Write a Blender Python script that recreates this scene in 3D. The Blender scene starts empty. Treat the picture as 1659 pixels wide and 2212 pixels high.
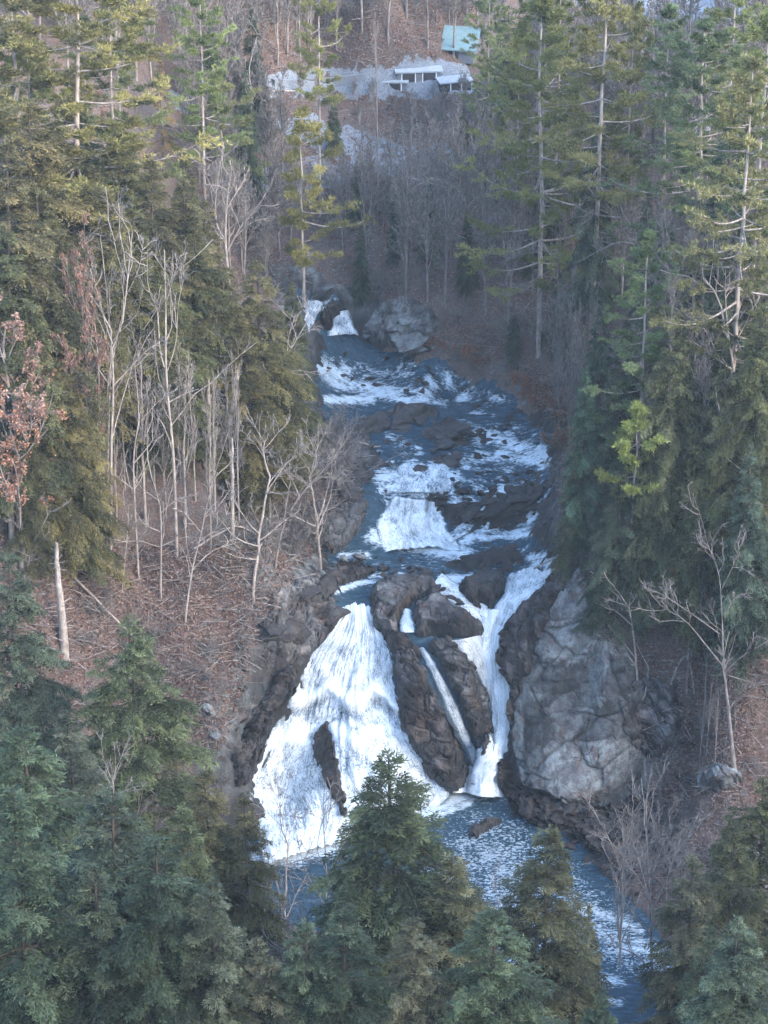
import bpy, math, random
import numpy as np
from math import radians, sin, cos, tan, pi

PITCH = radians(24.0); CAMZ = 104.0; F = 6017.0; CX = 829.5; CY = 1106.0
col = bpy.context.scene.collection
sc = bpy.context.scene
FW = np.array([0, cos(PITCH), -sin(PITCH)]); UP = np.array([0, sin(PITCH), cos(PITCH)])

# ------------------------------------------------------------------ geometry of the view
def ray(px, py):
    px = np.asarray(px, float); py = np.asarray(py, float)
    a = (px - CX) / F; b = -(py - CY) / F
    return np.stack([a, FW[1] + b * UP[1], FW[2] + b * UP[2]], -1)
def at_z(px, py, z):
    d = ray(px, py); t = (np.asarray(z, float) - CAMZ) / d[..., 2]
    return np.stack([d[..., 0] * t, d[..., 1] * t, d[..., 2] * t + CAMZ], -1)
def at_y(px, py, y):
    d = ray(px, py); t = y / d[..., 1]
    return np.stack([d[..., 0] * t, d[..., 1] * t, d[..., 2] * t + CAMZ], -1)
def to_px(P):
    q = P - np.array([0, 0, CAMZ])
    f = q @ FW; u = q @ UP
    f = np.where(np.abs(f) < 1e-3, 1e-3, f)
    return CX + F * q[..., 0] / f, CY - F * u / f

# ------------------------------------------------------------------ noise
def _h(ix, iy, iz, s):
    n = (ix.astype(np.int64) * 374761393 + iy.astype(np.int64) * 668265263 + iz.astype(np.int64) * 2147483647 + s * 974634777) & 0xFFFFFFFF
    n = ((n ^ (n >> 13)) * 1274126177) & 0xFFFFFFFF
    n = ((n ^ (n >> 16)) * 2246822519) & 0xFFFFFFFF
    return ((n ^ (n >> 15)) & 0xFFFFFF) / float(0xFFFFFF)
def vnoise(p, s=0):
    i = np.floor(p); f = p - i; f = f * f * (3 - 2 * f)
    ix, iy, iz = i[:, 0], i[:, 1], i[:, 2]
    r = 0
    for a in (0, 1):
        for b in (0, 1):
            for c in (0, 1):
                w = (f[:, 0] if a else 1 - f[:, 0]) * (f[:, 1] if b else 1 - f[:, 1]) * (f[:, 2] if c else 1 - f[:, 2])
                r = r + w * _h(ix + a, iy + b, iz + c, s)
    return r * 2 - 1
def fbm(p, o=4, s=0):
    r = 0; a = 1.0; t = 0
    for k in range(o):
        r = r + a * vnoise(p * 2 ** k, s + k); t += a; a *= .5
    return r / t
def facet(p, s=0, g=1.0, r=.5, ids=False):
    """blocky rock: every cell is a tilted plane of its own"""
    i = np.floor(p); best = np.full(len(p), 1e9); out = np.zeros(len(p)); idv = np.zeros(len(p))
    for a in (-1, 0, 1):
        for b in (-1, 0, 1):
            for c in (-1, 0, 1):
                ix, iy, iz = i[:, 0] + a, i[:, 1] + b, i[:, 2] + c
                cx = ix + _h(ix, iy, iz, s + 1); cy = iy + _h(ix, iy, iz, s + 2); cz = iz + _h(ix, iy, iz, s + 3)
                dx, dy, dz = p[:, 0] - cx, p[:, 1] - cy, p[:, 2] - cz
                d = dx * dx + dy * dy + dz * dz
                v = g * ((_h(ix, iy, iz, s + 4) - .5) * dx + (_h(ix, iy, iz, s + 5) - .5) * dy + (_h(ix, iy, iz, s + 6) - .5) * dz) * 2 + r * (_h(ix, iy, iz, s + 7) - .5) * 2
                m = d < best; best = np.where(m, d, best); out = np.where(m, v, out)
                if ids: idv = np.where(m, _h(ix, iy, iz, s + 9), idv)
    return (out, idv) if ids else out
def blocks(p, s=0, sl=2.6, tilt=.8, cr=.26):
    """angular blocks wedged together: flat tilted tops, steep sides, one unbroken surface; also says which block"""
    i = np.floor(p); out = np.full(len(p), -9.); sec = out.copy(); idv = np.zeros(len(p))
    for a in (-1, 0, 1):
        for b in (-1, 0, 1):
            for c in (-1, 0, 1):
                ix, iy, iz = i[:, 0] + a, i[:, 1] + b, i[:, 2] + c
                h = lambda k: _h(ix, iy, iz, s + k)
                dx, dy, dz = p[:, 0] - ix - .15 - .7 * h(1), p[:, 1] - iy - .15 - .7 * h(2), p[:, 2] - iz - .15 - .7 * h(3)
                th = (h(8) - .5) * .9; u = dx * np.cos(th) + dz * np.sin(th); w = -dx * np.sin(th) + dz * np.cos(th)
                tp = (h(7) - .5) * .8 + tilt * ((h(4) - .5) * dx + (h(5) - .5) * dy + (h(6) - .5) * dz)
                v = np.minimum(tp, .25 + sl * (.62 - np.maximum(np.maximum(np.abs(u), np.abs(dy)), np.abs(w))))
                m = v > out; sec = np.maximum(sec, np.minimum(v, out)); out = np.where(m, v, out); idv = np.where(m, h(9), idv)
    g = out - sec
    return np.maximum(out, -.9) - cr * np.exp(-(g / .055) ** 2), idv, g
def rotm(ax, ay, az):
    cx_, sx = cos(ax), sin(ax); cy_, sy = cos(ay), sin(ay); cz, sz = cos(az), sin(az)
    X = np.array([[1, 0, 0], [0, cx_, -sx], [0, sx, cx_]]); Y = np.array([[cy_, 0, sy], [0, 1, 0], [-sy, 0, cy_]])
    Z = np.array([[cz, -sz, 0], [sz, cz, 0], [0, 0, 1]])
    return Z @ Y @ X
def sstep(a, b, x):
    t = np.clip((x - a) / (b - a), 0, 1); return t * t * (3 - 2 * t)
def seg_dist(P, poly, closed=True):
    P = P[:, :2]; n = len(poly); best = np.full(len(P), 1e18)
    for k in range(n if closed else n - 1):
        a = poly[k][:2]; b = poly[(k + 1) % n][:2]; ab = b - a
        t = np.clip(((P - a) @ ab) / max(ab @ ab, 1e-9), 0, 1)
        d = P - a - t[:, None] * ab
        best = np.minimum(best, (d * d).sum(1))
    return np.sqrt(best)
def inside(P, poly):
    x, y = P[:, 0], P[:, 1]; r = np.zeros(len(P), bool); n = len(poly)
    for k in range(n):
        x1, y1 = poly[k][:2]; x2, y2 = poly[(k + 1) % n][:2]
        if y1 == y2: continue
        c = ((y1 > y) != (y2 > y)) & (x < (x2 - x1) * (y - y1) / (y2 - y1) + x1)
        r ^= c
    return r
def sdf(P, poly):
    poly = [np.asarray(q, float) for q in poly]
    d = seg_dist(P, poly); return np.where(inside(P, poly), -d, d)
def smooth_poly(pts, n=4):
    """Catmull-Rom through open polyline"""
    pts = np.asarray(pts, float); q = np.vstack([2 * pts[0] - pts[1], pts, 2 * pts[-1] - pts[-2]])
    out = []
    for k in range(len(pts) - 1):
        p0, p1, p2, p3 = q[k:k + 4]
        for j in range(n):
            t = j / n
            out.append(.5 * ((2 * p1) + (p2 - p0) * t + (2 * p0 - 5 * p1 + 4 * p2 - p3) * t * t + (3 * p1 - p0 - 3 * p2 + p3) * t ** 3))
    out.append(pts[-1]); return np.array(out)

# ------------------------------------------------------------------ objects
def mesh_np(name, V, Fq, mat=None, smooth=False, attrs=None, cols=None, uv=None):
    V = np.asarray(V, np.float32); Fq = np.asarray(Fq, np.int32)
    me = bpy.data.meshes.new(name); k = Fq.shape[1]
    me.vertices.add(len(V)); me.vertices.foreach_set('co', V.ravel())
    me.loops.add(Fq.size); me.loops.foreach_set('vertex_index', Fq.ravel())
    me.polygons.add(len(Fq)); me.polygons.foreach_set('loop_start', np.arange(0, Fq.size, k, dtype=np.int32))
    me.polygons.foreach_set('use_smooth', np.full(len(Fq), bool(smooth)))
    me.update(calc_edges=True)
    for an, v in (attrs or {}).items():
        a = me.attributes.new(an, 'FLOAT', 'POINT'); a.data.foreach_set('value', np.asarray(v, np.float32))
    if uv is not None:
        a = me.attributes.new('flow', 'FLOAT_VECTOR', 'POINT')
        a.data.foreach_set('vector', np.asarray(np.concatenate([uv, np.zeros((len(uv), 1))], 1), np.float32).ravel())
    if mat: me.materials.append(mat)
    return me
def link(name, data, parent=None):
    o = bpy.data.objects.new(name, data); col.objects.link(o)
    if parent is not None: o.parent = parent
    return o
def tag(o, label=None, cat=None, group=None, kind=None):
    if label: o['label'] = label
    if cat: o['category'] = cat
    if group: o['group'] = group
    if kind: o['kind'] = kind
    return o
def empty(name, loc, rz=0, sc_=(1, 1, 1)):
    o = bpy.data.objects.new(name, None); col.objects.link(o)
    o.location = loc; o.rotation_euler = (0, 0, rz); o.scale = sc_; o.empty_display_size = .3
    return o
class Geo:
    """collects quads / tris (as quads are kept separate)"""
    def __init__(s): s.V = []; s.F = []; s.n = 0; s.A = []
    def add(s, V, Fq, a=0.5):
        V = np.asarray(V, float).reshape(-1, 3); Fq = np.asarray(Fq).reshape(-1, 4)
        s.V.append(V); s.F.append(Fq + s.n); s.n += len(V)
        s.A.append(np.full(len(V), a) if np.isscalar(a) else np.asarray(a, float))
    def mesh(s, name, mat, smooth=False):
        return mesh_np(name, np.concatenate(s.V), np.concatenate(s.F), mat, smooth, attrs={'tint': np.concatenate(s.A)})
def tubes(P, R, sides=4):
    """P (M,n,3), R (M,n) -> verts, quads"""
    M, n, _ = P.shape
    T = np.gradient(P, axis=1); T /= np.linalg.norm(T, axis=2, keepdims=True) + 1e-9
    ref = np.where(np.abs(T[..., 2:3]) > .9, np.array([1., 0, 0]), np.array([0, 0, 1.]))
    U = np.cross(T, ref); U /= np.linalg.norm(U, axis=2, keepdims=True) + 1e-9
    W = np.cross(T, U)
    a = np.arange(sides) * 2 * pi / sides
    V = P[:, :, None, :] + R[:, :, None, None] * (U[:, :, None, :] * np.cos(a)[:, None] + W[:, :, None, :] * np.sin(a)[:, None])
    idx = np.arange(M * n * sides).reshape(M, n, sides)
    A = idx[:, :-1]; B = idx[:, 1:]
    Fq = np.stack([A, np.roll(A, -1, 2), np.roll(B, -1, 2), B], -1).reshape(-1, 4)
    return V.reshape(-1, 3), Fq
def cards(C, D, S, L, W):
    """thin rhombic leaves: C base, D direction, S sideways"""
    L = np.asarray(L)[:, None]; W = np.asarray(W)[:, None]
    m = C + D * L * .5
    V = np.stack([C, m + S * W * .5, C + D * L, m - S * W * .5], 1).reshape(-1, 3)
    return V, np.arange(len(V)).reshape(-1, 4)
def unit(v): return v / (np.linalg.norm(v, axis=-1, keepdims=True) + 1e-9)

# ------------------------------------------------------------------ materials
def new_mat(name):
    m = bpy.data.materials.new(name); m.use_nodes = True; nt = m.node_tree; nt.nodes.clear()
    o = nt.nodes.new('ShaderNodeOutputMaterial'); b = nt.nodes.new('ShaderNodeBsdfPrincipled')
    nt.links.new(b.outputs[0], o.inputs[0]); return m, nt, b
class NB:
    def __init__(s, nt): s.nt = nt
    def n(s, t, **k):
        x = s.nt.nodes.new(t)
        for a, v in k.items():
            if a == 'inp':
                for i, q in v.items(): x.inputs[i].default_value = q
            else: setattr(x, a, v)
        return x
    def l(s, a, b): s.nt.links.new(a, b)
    def noise(s, scale, detail=4, rough=.6, vec=None, dist=0):
        x = s.n('ShaderNodeTexNoise'); x.inputs['Scale'].default_value = scale; x.inputs['Detail'].default_value = detail
        x.inputs['Roughness'].default_value = rough; x.inputs['Distortion'].default_value = dist
        if vec is not None: s.l(vec, x.inputs['Vector'])
        return x.outputs['Fac']
    def ramp(s, fac, stops, interp='LINEAR'):
        x = s.n('ShaderNodeValToRGB'); s.l(fac, x.inputs[0]); cr = x.color_ramp; cr.interpolation = interp
        while len(cr.elements) < len(stops): cr.elements.new(.5)
        for e, (p, c) in zip(cr.elements, stops):
            e.position = p; e.color = (c, c, c, 1) if np.isscalar(c) else (*c, 1)
        return x.outputs[0]
    def mix(s, f, a, b, mode='MIX'):
        x = s.n('ShaderNodeMix', data_type='RGBA', blend_type=mode)
        for i, v in ((0, f), (6, a), (7, b)):
            if hasattr(v, 'links'): s.l(v, x.inputs[i])
            elif i == 0: x.inputs[0].default_value = v
            else: x.inputs[i].default_value = (*v, 1)
        return x.outputs[2]
    def math(s, op, a, b=0.0, clamp=False):
        x = s.n('ShaderNodeMath', operation=op); x.use_clamp = clamp
        for i, v in ((0, a), (1, b)):
            if hasattr(v, 'links'): s.l(v, x.inputs[i])
            else: x.inputs[i].default_value = v
        return x.outputs[0]
    def attr(s, name, t='GEOMETRY', out='Fac'):
        x = s.n('ShaderNodeAttribute', attribute_type=t, attribute_name=name); return x.outputs[out]
    def mapping(s, vec, scale=(1, 1, 1), rot=(0, 0, 0)):
        x = s.n('ShaderNodeMapping'); x.inputs['Scale'].default_value = scale; x.inputs['Rotation'].default_value = rot
        s.l(vec, x.inputs['Vector']); return x.outputs[0]
    def bump(s, h, strength, dist):
        x = s.n('ShaderNodeBump'); x.inputs['Strength'].default_value = strength; x.inputs['Distance'].default_value = dist
        s.l(h, x.inputs['Height']); return x.outputs[0]
    def pos(s): return s.n('ShaderNodeNewGeometry').outputs['Position']
    def obj(s): return s.n('ShaderNodeTexCoord').outputs['Object']

def foliage_mat(name, dark, mid, light, rough=.75):
    m, nt, b = new_mat(name); k = NB(nt)
    t = k.attr('tint')
    r = k.n('ShaderNodeObjectInfo')
    n = k.noise(1.1, 3, .6, k.obj())
    f = k.math('ADD', k.math('MULTIPLY', t, .75), k.math('MULTIPLY', n, .35))
    c = k.ramp(f, [(.12, dark), (.5, mid), (.92, light)])
    c = k.mix(1.0, c, r.outputs['Color'], 'MULTIPLY')
    k.l(c, b.inputs['Base Color']); b.inputs['Roughness'].default_value = rough
    b.inputs['Specular IOR Level'].default_value = .25
    tr = k.n('ShaderNodeBsdfTranslucent'); k.l(c, tr.inputs[0])
    mx = k.n('ShaderNodeMixShader'); mx.inputs[0].default_value = .22
    k.l(b.outputs[0], mx.inputs[1]); k.l(tr.outputs[0], mx.inputs[2])
    o = [q for q in nt.nodes if q.type == 'OUTPUT_MATERIAL'][0]; k.l(mx.outputs[0], o.inputs[0])
    return m
def bark_mat(name, a, b_, c_):
    m, nt, b = new_mat(name); k = NB(nt)
    r = k.n('ShaderNodeObjectInfo')
    n = k.noise(3.5, 5, .65, k.mapping(k.obj(), (1, 1, .35)))
    c = k.ramp(n, [(.3, a), (.5, b_), (.72, c_)])
    k.l(c, b.inputs['Base Color']); b.inputs['Roughness'].default_value = .9
    b.inputs['Specular IOR Level'].default_value = .2
    k.l(k.bump(k.noise(9, 4, .7, k.mapping(k.obj(), (1, 1, .3))), .6, .03), b.inputs['Normal'])
    return m
def rock_color(k, P, wet=None, pale=None):
    n1 = k.noise(.55, 6, .65, P); n2 = k.noise(2.2, 6, .7, P); n3 = k.noise(7., 4, .7, P)
    grey = k.ramp(n2, [(.3, (.065, .063, .066)), (.5, (.115, .112, .116)), (.64, (.175, .172, .172)), (.8, (.26, .26, .25))])
    rust = k.ramp(n3, [(.3, (.07, .045, .035)), (.7, (.17, .105, .075))])
    c = k.mix(k.ramp(n1, [(.52, 0), (.64, .75)]), grey, rust)
    lich = k.ramp(n3, [(.3, (.15, .175, .172)), (.7, (.26, .285, .275))])
    l_ = k.ramp(k.noise(1.3, 7, .75, P), [(.46, 0), (.56, 1)])
    if pale is not None: l_ = k.math('MULTIPLY', l_, pale)
    else: l_ = k.math('MULTIPLY', l_, .25)
    c = k.mix(l_, c, lich)
    c = k.mix(1.0, c, k.ramp(k.attr('blk'), [(0, .45), (.5, 1.0), (1, 1.6)]), 'MULTIPLY')
    c = k.mix(k.math('MULTIPLY', k.attr('crev'), .55), c, (.018, .017, .018))
    v = k.n('ShaderNodeTexVoronoi', feature='DISTANCE_TO_EDGE'); v.inputs['Scale'].default_value = .75
    k.l(k.mapping(k.mix(.16, P, k.n('ShaderNodeTexNoise', inp={'Scale': 1.5}).outputs['Color'], 'ADD'), (1, .8, .5), (.3, .5, .2)), v.inputs['Vector'])
    crack = k.ramp(k.math('ADD', v.outputs['Distance'], k.ramp(n1, [(.42, .09), (.56, 0)])), [(0, .35), (.015, .7), (.03, 1)])
    c = k.mix(1.0, c, crack, 'MULTIPLY')
    stn = k.ramp(k.noise(1.0, 5, .7, k.mapping(P, (1.1, 1.1, .22), (.0, .25, 0))), [(.50, 0), (.66, .65)])
    c = k.mix(stn, c, k.mix(1.0, c, (.42, .40, .42), 'MULTIPLY'))
    if wet is not None:
        wc = k.ramp(n2, [(.35, (.004, .0045, .006)), (.5, (.012, .0105, .0105)), (.72, (.048, .032, .025))])
        c = k.mix(wet, c, k.mix(1.0, wc, k.ramp(k.attr('blk'), [(0, .5), (.5, 1.0), (1, 2.4)]), 'MULTIPLY'))
    h = k.math('ADD', k.math('MULTIPLY', n2, .7), k.math('ADD', k.math('MULTIPLY', n3, .25), k.math('MULTIPLY', crack, .35)))
    return c, h
def rock_mat(name, pale=.6, wet=.0, attr=False):
    m, nt, b = new_mat(name); k = NB(nt); P = k.pos()
    w = k.attr('wet') if attr else k.n('ShaderNodeValue').outputs[0]
    if not attr: w.node.outputs[0].default_value = wet
    pv = k.n('ShaderNodeValue').outputs[0]; pv.node.outputs[0].default_value = pale
    c, h = rock_color(k, P, w, pv)
    k.l(c, b.inputs['Base Color'])
    k.l(k.math('SUBTRACT', .88, k.math('MULTIPLY', w, .34)), b.inputs['Roughness']); b.inputs['Specular IOR Level'].default_value = .22
    k.l(k.bump(h, .7, .16), b.inputs['Normal'])
    return m
# ------------------------------------------------------------------ the lie of the land: (px, py, z)
CP = [
 # lower pool, flat at z = 0
 (700,1835,0),(850,1780,0),(1000,1730,0),(1080,1725,0),(900,1850,0),(700,1950,0),(800,2000,0),(1000,1850,0),(1150,1850,0),(1250,1950,0),(1100,2000,0),
 (1300,2050,0),(1400,2120,0),(1000,2120,0),(1480,2180,0),(1650,2200,0),(620,1900,0),
 # shores
 (1150,1745,.4),(1300,1870,.5),(1400,1960,.5),(1520,2060,.5),(560,1860,.6),
 # main fall
 (770,1322,12.2),(700,1385,10.8),(830,1385,10.8),(640,1480,8.0),(760,1490,7.7),(855,1500,7.6),(600,1560,5.8),(720,1600,5.0),(880,1580,5.4),(560,1650,3.6),(700,1700,2.7),(850,1690,2.8),(940,1690,1.6),(540,1740,1.8),(650,1790,.8),(580,1800,.8),
 # ribs between the falls
 (860,1400,10.9),(900,1500,8.2),(960,1600,4.8),(1010,1680,1.0),(930,1350,12.3),(960,1400,11.2),(1010,1480,8.6),(1050,1580,5.2),(880,1280,13.2),(1000,1330,12.8),
 # chute
 (1075,1330,12.2),(1070,1420,9.6),(1078,1500,7.2),(1080,1600,4.0),(1050,1680,.8),(1100,1290,13.0),(1160,1250,13.6),(960,1260,13.4),
 # brink and upper pool
 (740,1280,12.9),(790,1265,13.1),(740,1215,13.5),(850,1230,13.5),(950,1200,13.5),(1050,1180,13.6),(1150,1200,13.7),(880,1190,13.55),
 # cascade
 (880,1165,13.8),(980,1170,13.8),(850,1110,15.4),(930,1110,15.4),(900,1070,16.8),(820,1090,16.6),(1080,1100,15.2),(1140,1110,15.0),(870,1030,17.4),(1000,1040,16.8),(1120,1040,16.6),
 (860,960,18.0),(1000,960,17.6),(1150,980,17.6),(780,900,18.5),(900,880,18.6),(1060,900,18.3),(740,850,18.8),(900,830,19.0),(1100,860,18.8),(720,800,19.2),(850,780,19.4),(1000,800,19.3),
 (720,740,19.8),(800,740,19.8),(760,720,20.2),(745,690,22.0),(700,665,23.2),(670,655,23.6),(660,720,20.4),(720,640,23.8),
 (680,560,25.0),(640,500,25.5),
 # right bank below / cliff
 (1120,1690,1.2),(1130,1600,4.4),(1160,1500,8.2),(1180,1400,11.5),(1240,1290,15.5),(1320,1160,20.0),(1250,1700,2.4),(1280,1560,7.0),(1300,1440,11.0),(1370,1680,2.8),(1380,1560,7.0),(1380,1400,13.0),(1400,1250,18.0),
 (1220,1200,15.5),(1270,1100,18.5),(1200,1120,16.5),(1500,1700,3.2),(1500,1550,8.0),(1500,1400,13.5),(1500,1200,20.5),(1650,1700,5.0),(1650,1500,11.5),(1650,1250,20.5),
 (1450,1850,1.6),(1600,1850,3.0),(1640,1980,2.2),
 # right bank above
 (1220,1020,18.6),(1250,930,20.0),(1200,860,19.8),(1130,800,20.4),(1000,745,21.4),(870,690,22.5),(1100,700,23.5),(1250,750,24.5),(1400,1000,24.0),(1550,1000,26.5),(1400,800,27.5),(1600,750,31.0),(1200,600,27.0),(1000,600,26.0),(1450,600,31.5),
 (1600,500,34.5),(1300,450,31.5),(1050,450,29.0),(900,500,27.5),(850,600,25.0),(780,580,24.5),
 # the far flats and hillside
 (850,350,30.0),(650,370,29.8),(720,290,31.2),(1000,320,31.5),(1250,280,33.5),(1500,280,36.0),(1650,250,38.0),(700,200,32.6),(850,190,33.0),(1000,170,33.6),(1200,150,36.0),(1450,100,40.5),(1640,60,43.5),
 (950,80,37.0),(700,60,37.5),(830,0,41.0),(1200,0,43.0),(600,0,42.0),
 # left bank
 (720,1180,14.2),(690,1110,16.4),(760,1040,17.8),(700,960,19.2),(650,900,20.5),(670,800,20.8),(620,700,23.5),(600,1200,16.2),(640,1290,14.2),(600,1380,12.4),(560,1480,9.2),(500,1600,5.8),(440,1750,2.0),(460,1500,10.4),(400,1350,14.5),(400,1600,7.2),
 (500,1100,18.8),(550,1000,21.0),(300,1200,18.6),(300,1400,13.4),(150,1300,18.0),(150,1500,12.6),(0,1400,16.6),(0,1600,11.4),(200,1700,6.2),(0,1800,7.0),(300,1850,2.2),
 (400,1000,23.6),(200,1050,24.2),(0,1100,25.6),(450,850,26.0),(250,850,28.2),(50,850,30.6),(500,650,28.8),(300,600,32.4),(100,600,35.0),(500,450,30.6),(300,400,36.0),(100,400,40.0),(450,300,33.5),(480,220,35.0),(300,200,40.0),(50,200,44.5),(400,50,42.5),(100,30,49.0),
]
WP = [(-40,165,6),(-30,150,8),(-12,150,4),(-60,150,18),(-30,130,14),(0,146,4),(0,130,9.5),(15,140,2.5),(28,145,.8),(40,150,.6),(15,120,12),(40,130,6),(0,100,26),(-30,100,28),(35,100,20),(0,50,64),(-50,50,66),(50,50,60),(0,2,98),(-60,0,98),(60,0,96),
      (-90,180,46),(-90,240,66),(-90,300,82),(90,170,34),(90,220,56),(90,280,70),(70,140,10),(0,330,60),(-60,330,78),(60,330,72),(0,380,92),(-90,120,40),(90,100,26),(-120,60,90),(120,60,84)]
C3 = np.array([at_z(a, b, c) for a, b, c in CP] + [np.array(w, float) for w in WP])
def _phi(r2): return np.where(r2 > 1e-12, r2 * np.log(r2 + 1e-12), 0)
_S = 60.0
_X = C3[:, :2] / _S
_n = len(_X)
_K = _phi(((_X[:, None] - _X[None]) ** 2).sum(2)) + np.eye(_n) * 2e-5
_A = np.zeros((_n + 3, _n + 3)); _A[:_n, :_n] = _K; _A[:_n, _n] = 1; _A[:_n, _n + 1:] = _X; _A[_n:, :_n] = _A[:_n, _n:].T
_W = np.linalg.solve(_A, np.concatenate([C3[:, 2], np.zeros(3)]))
def tps(XY):
    out = np.empty(len(XY))
    for k in range(0, len(XY), 20000):
        q = XY[k:k + 20000] / _S
        out[k:k + 20000] = _phi(((q[:, None] - _X[None]) ** 2).sum(2)) @ _W[:_n] + _W[_n] + q @ _W[_n + 1:]
    return out
def axis(parts):
    r = []
    for a, b, s in parts: r += list(np.arange(a, b - 1e-6, s))
    return np.array(r + [parts[-1][1]])
GX = axis([(-400, -120, 20), (-120, -60, 6), (-60, -40, 1.5), (-40, 44, .28), (44, 64, 1.5), (64, 124, 6), (124, 404, 20)])
GY = axis([(-60, 60, 12), (60, 120, 6), (120, 150, 1.2), (150, 170, .5), (170, 226, .17), (226, 290, .35), (290, 350, 3), (350, 620, 15)])
MX, MY = np.meshgrid(GX, GY)            # (ny, nx)
GP = np.stack([MX.ravel(), MY.ravel()], 1)
BZ = tps(np.stack([np.clip(GP[:, 0], -130, 130), np.clip(GP[:, 1], -20, 400)], 1))
far = np.maximum(0, GP[:, 1] - 400) * .35 + np.maximum(0, np.abs(GP[:, 0]) - 130) * .25
BZ = (np.maximum(BZ, 0.0) + far).reshape(MX.shape)
def bil(Z, x, y):
    x = np.asarray(x, float); y = np.asarray(y, float)
    i = np.clip(np.searchsorted(GX, x) - 1, 0, len(GX) - 2); j = np.clip(np.searchsorted(GY, y) - 1, 0, len(GY) - 2)
    u = np.clip((x - GX[i]) / (GX[i + 1] - GX[i]), 0, 1); v = np.clip((y - GY[j]) / (GY[j + 1] - GY[j]), 0, 1)
    return (Z[j, i] * (1 - u) + Z[j, i + 1] * u) * (1 - v) + (Z[j + 1, i] * (1 - u) + Z[j + 1, i + 1] * u) * v
def cast(px, py, Z=None):
    """first hit of the sight lines with a height field"""
    Z = BZ if Z is None else Z
    px = np.asarray(px, float).ravel(); py = np.asarray(py, float).ravel()
    d = ray(px, py); d = d / d[:, 1:2]
    y0 = np.full(len(px), 110.0); hit = np.full(len(px), 420.0); done = np.zeros(len(px), bool); prev = y0.copy()
    for y in np.arange(110, 420, .6):
        z = CAMZ + d[:, 2] * y; b = bil(Z, d[:, 0] * y, np.full(len(px), y)) >= z
        new = b & ~done; hit[new] = y; prev[new] = y - .6; done |= b
        if done.all(): break
    lo = hit - .6; hi = hit.copy()
    for _ in range(12):
        m = (lo + hi) / 2; b = bil(Z, d[:, 0] * m, m) >= CAMZ + d[:, 2] * m
        hi = np.where(b, m, hi); lo = np.where(b, lo, m)
    return np.stack([d[:, 0] * hi, hi, CAMZ + d[:, 2] * hi], 1)

YS = np.arange(110, 420, .35)
def cast1(px, py):
    d = ray([px], [py])[0]; d = d / d[1]
    h = np.where(bil(TZ, d[0] * YS, YS) >= CAMZ + d[2] * YS)[0]; y = YS[h[0]] if len(h) else 420.0
    return d[0] * y, y, CAMZ + d[2] * y

# channel and pool outlines, read off the photograph and laid on the land
CHAN_PX = [(650,648),(715,655),(745,668),(790,725),(830,750),(900,770),(985,792),(1070,812),(1120,860),(1170,915),(1192,950),(1190,1010),(1188,1060),(1150,1150),(1200,1190),(1205,1235),(1160,1290),(1105,1350),(1092,1400),(1102,1470),(1104,1560),(1090,1640),(1085,1720),
           (900,1790),(700,1850),(590,1870),(570,1770),(560,1690),(590,1610),(622,1530),(645,1470),(680,1390),(735,1330),(700,1285),(715,1240),(700,1195),(760,1150),(790,1090),(770,1050),(830,1000),(770,930),(700,920),(690,850),(675,790),(700,745),(690,700),(650,665)]
POOL_PX = [(520,1800),(700,1790),(960,1700),(1040,1690),(1090,1710),(1130,1760),(1215,1800),(1300,1870),(1385,1960),(1440,2030),(1520,2060),(1659,2085),(1800,2120),(2100,2180),(2100,2420),(1500,2300),(1150,2140),(900,2060),(600,1990),(480,1900)]
CHAN = cast(*np.array(CHAN_PX).T)
POOL = at_z(*np.array(POOL_PX, float).T, 0.0)
# a smoother closed outline
sdC = sdf(GP, CHAN); sdP = sdf(GP, POOL)
wob = fbm(np.c_[GP / 1.3, np.zeros(len(GP))], 3, 5) * .45
sdC = sdC + wob * .8; sdP = sdP + wob
G3 = np.c_[GP, BZ.ravel()]
PX, PY = to_px(G3)
PP = np.stack([PX, PY], 1)
def region(poly, feather=12):
    """0..1 mask of a patch of ground outlined in the photograph"""
    w = fbm(G3 / 1.7, 3, 11) * feather * 1.5
    return sstep(feather, -feather, sdf(PP, poly) + w)
inC = sstep(.3, -.9, sdC); inP = sstep(.2, -1.6, sdP)
near = GP[:, 1] > 100
# rock mask: close to the water everywhere, and the bare parts shown by the photo
bank = sstep(4.2, 1.2, np.minimum(sdC, sdP * .8)) * (GP[:, 1] > 168)
rockR = np.maximum.reduce([bank * .9,
    region([(1100,1700),(1100,1480),(1180,1260),(1330,1130),(1310,1400),(1390,1560),(1430,1700),(1380,1900),(1290,1870),(1150,1790)]),
    region([(600,1320),(650,1240),(760,1190),(750,1320),(660,1460),(560,1640),(530,1620),(600,1450)]),
    region([(790,720),(860,660),(950,690),(930,760),(860,765)]) , region([(1330,1480),(1460,1470),(1480,1640),(1380,1700)]),
    region([(690,1230),(700,1100),(770,1100),(760,1200)])])
ROCKM = np.clip(rockR * np.where((PY < 900) & (PX > 830) & (GP[:, 1] > 200), .45, 1), 0, 1)
snow = 1.25 * np.maximum.reduce([region([(520,375),(640,340),(790,360),(780,400),(640,412),(560,410)], 5),
    region([(570,262),(650,245),(780,285),(880,315),(1120,300),(1140,355),(900,385),(740,350),(640,300)], 6),
    region([(550,165),(700,145),(820,150),(900,122),(1010,140),(1030,205),(900,212),(700,215),(580,215)], 5),
    region([(370,200),(450,180),(470,235),(390,245)], 6), region([(1380,-10),(1659,-20),(1659,38),(1400,52),(1360,20)], 6), region([(1200,-20),(1260,-20),(1250,14),(1210,10)], 5),
    region([(1230,230),(1330,225),(1350,300),(1260,330)], 5) * .0])
P3 = G3.copy()
R1 = rotm(.5, .35, .4)
blk, id1, g1 = blocks((P3 @ R1.T) / np.array([2.0, 1.5, 1.1]), 3)
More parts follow.
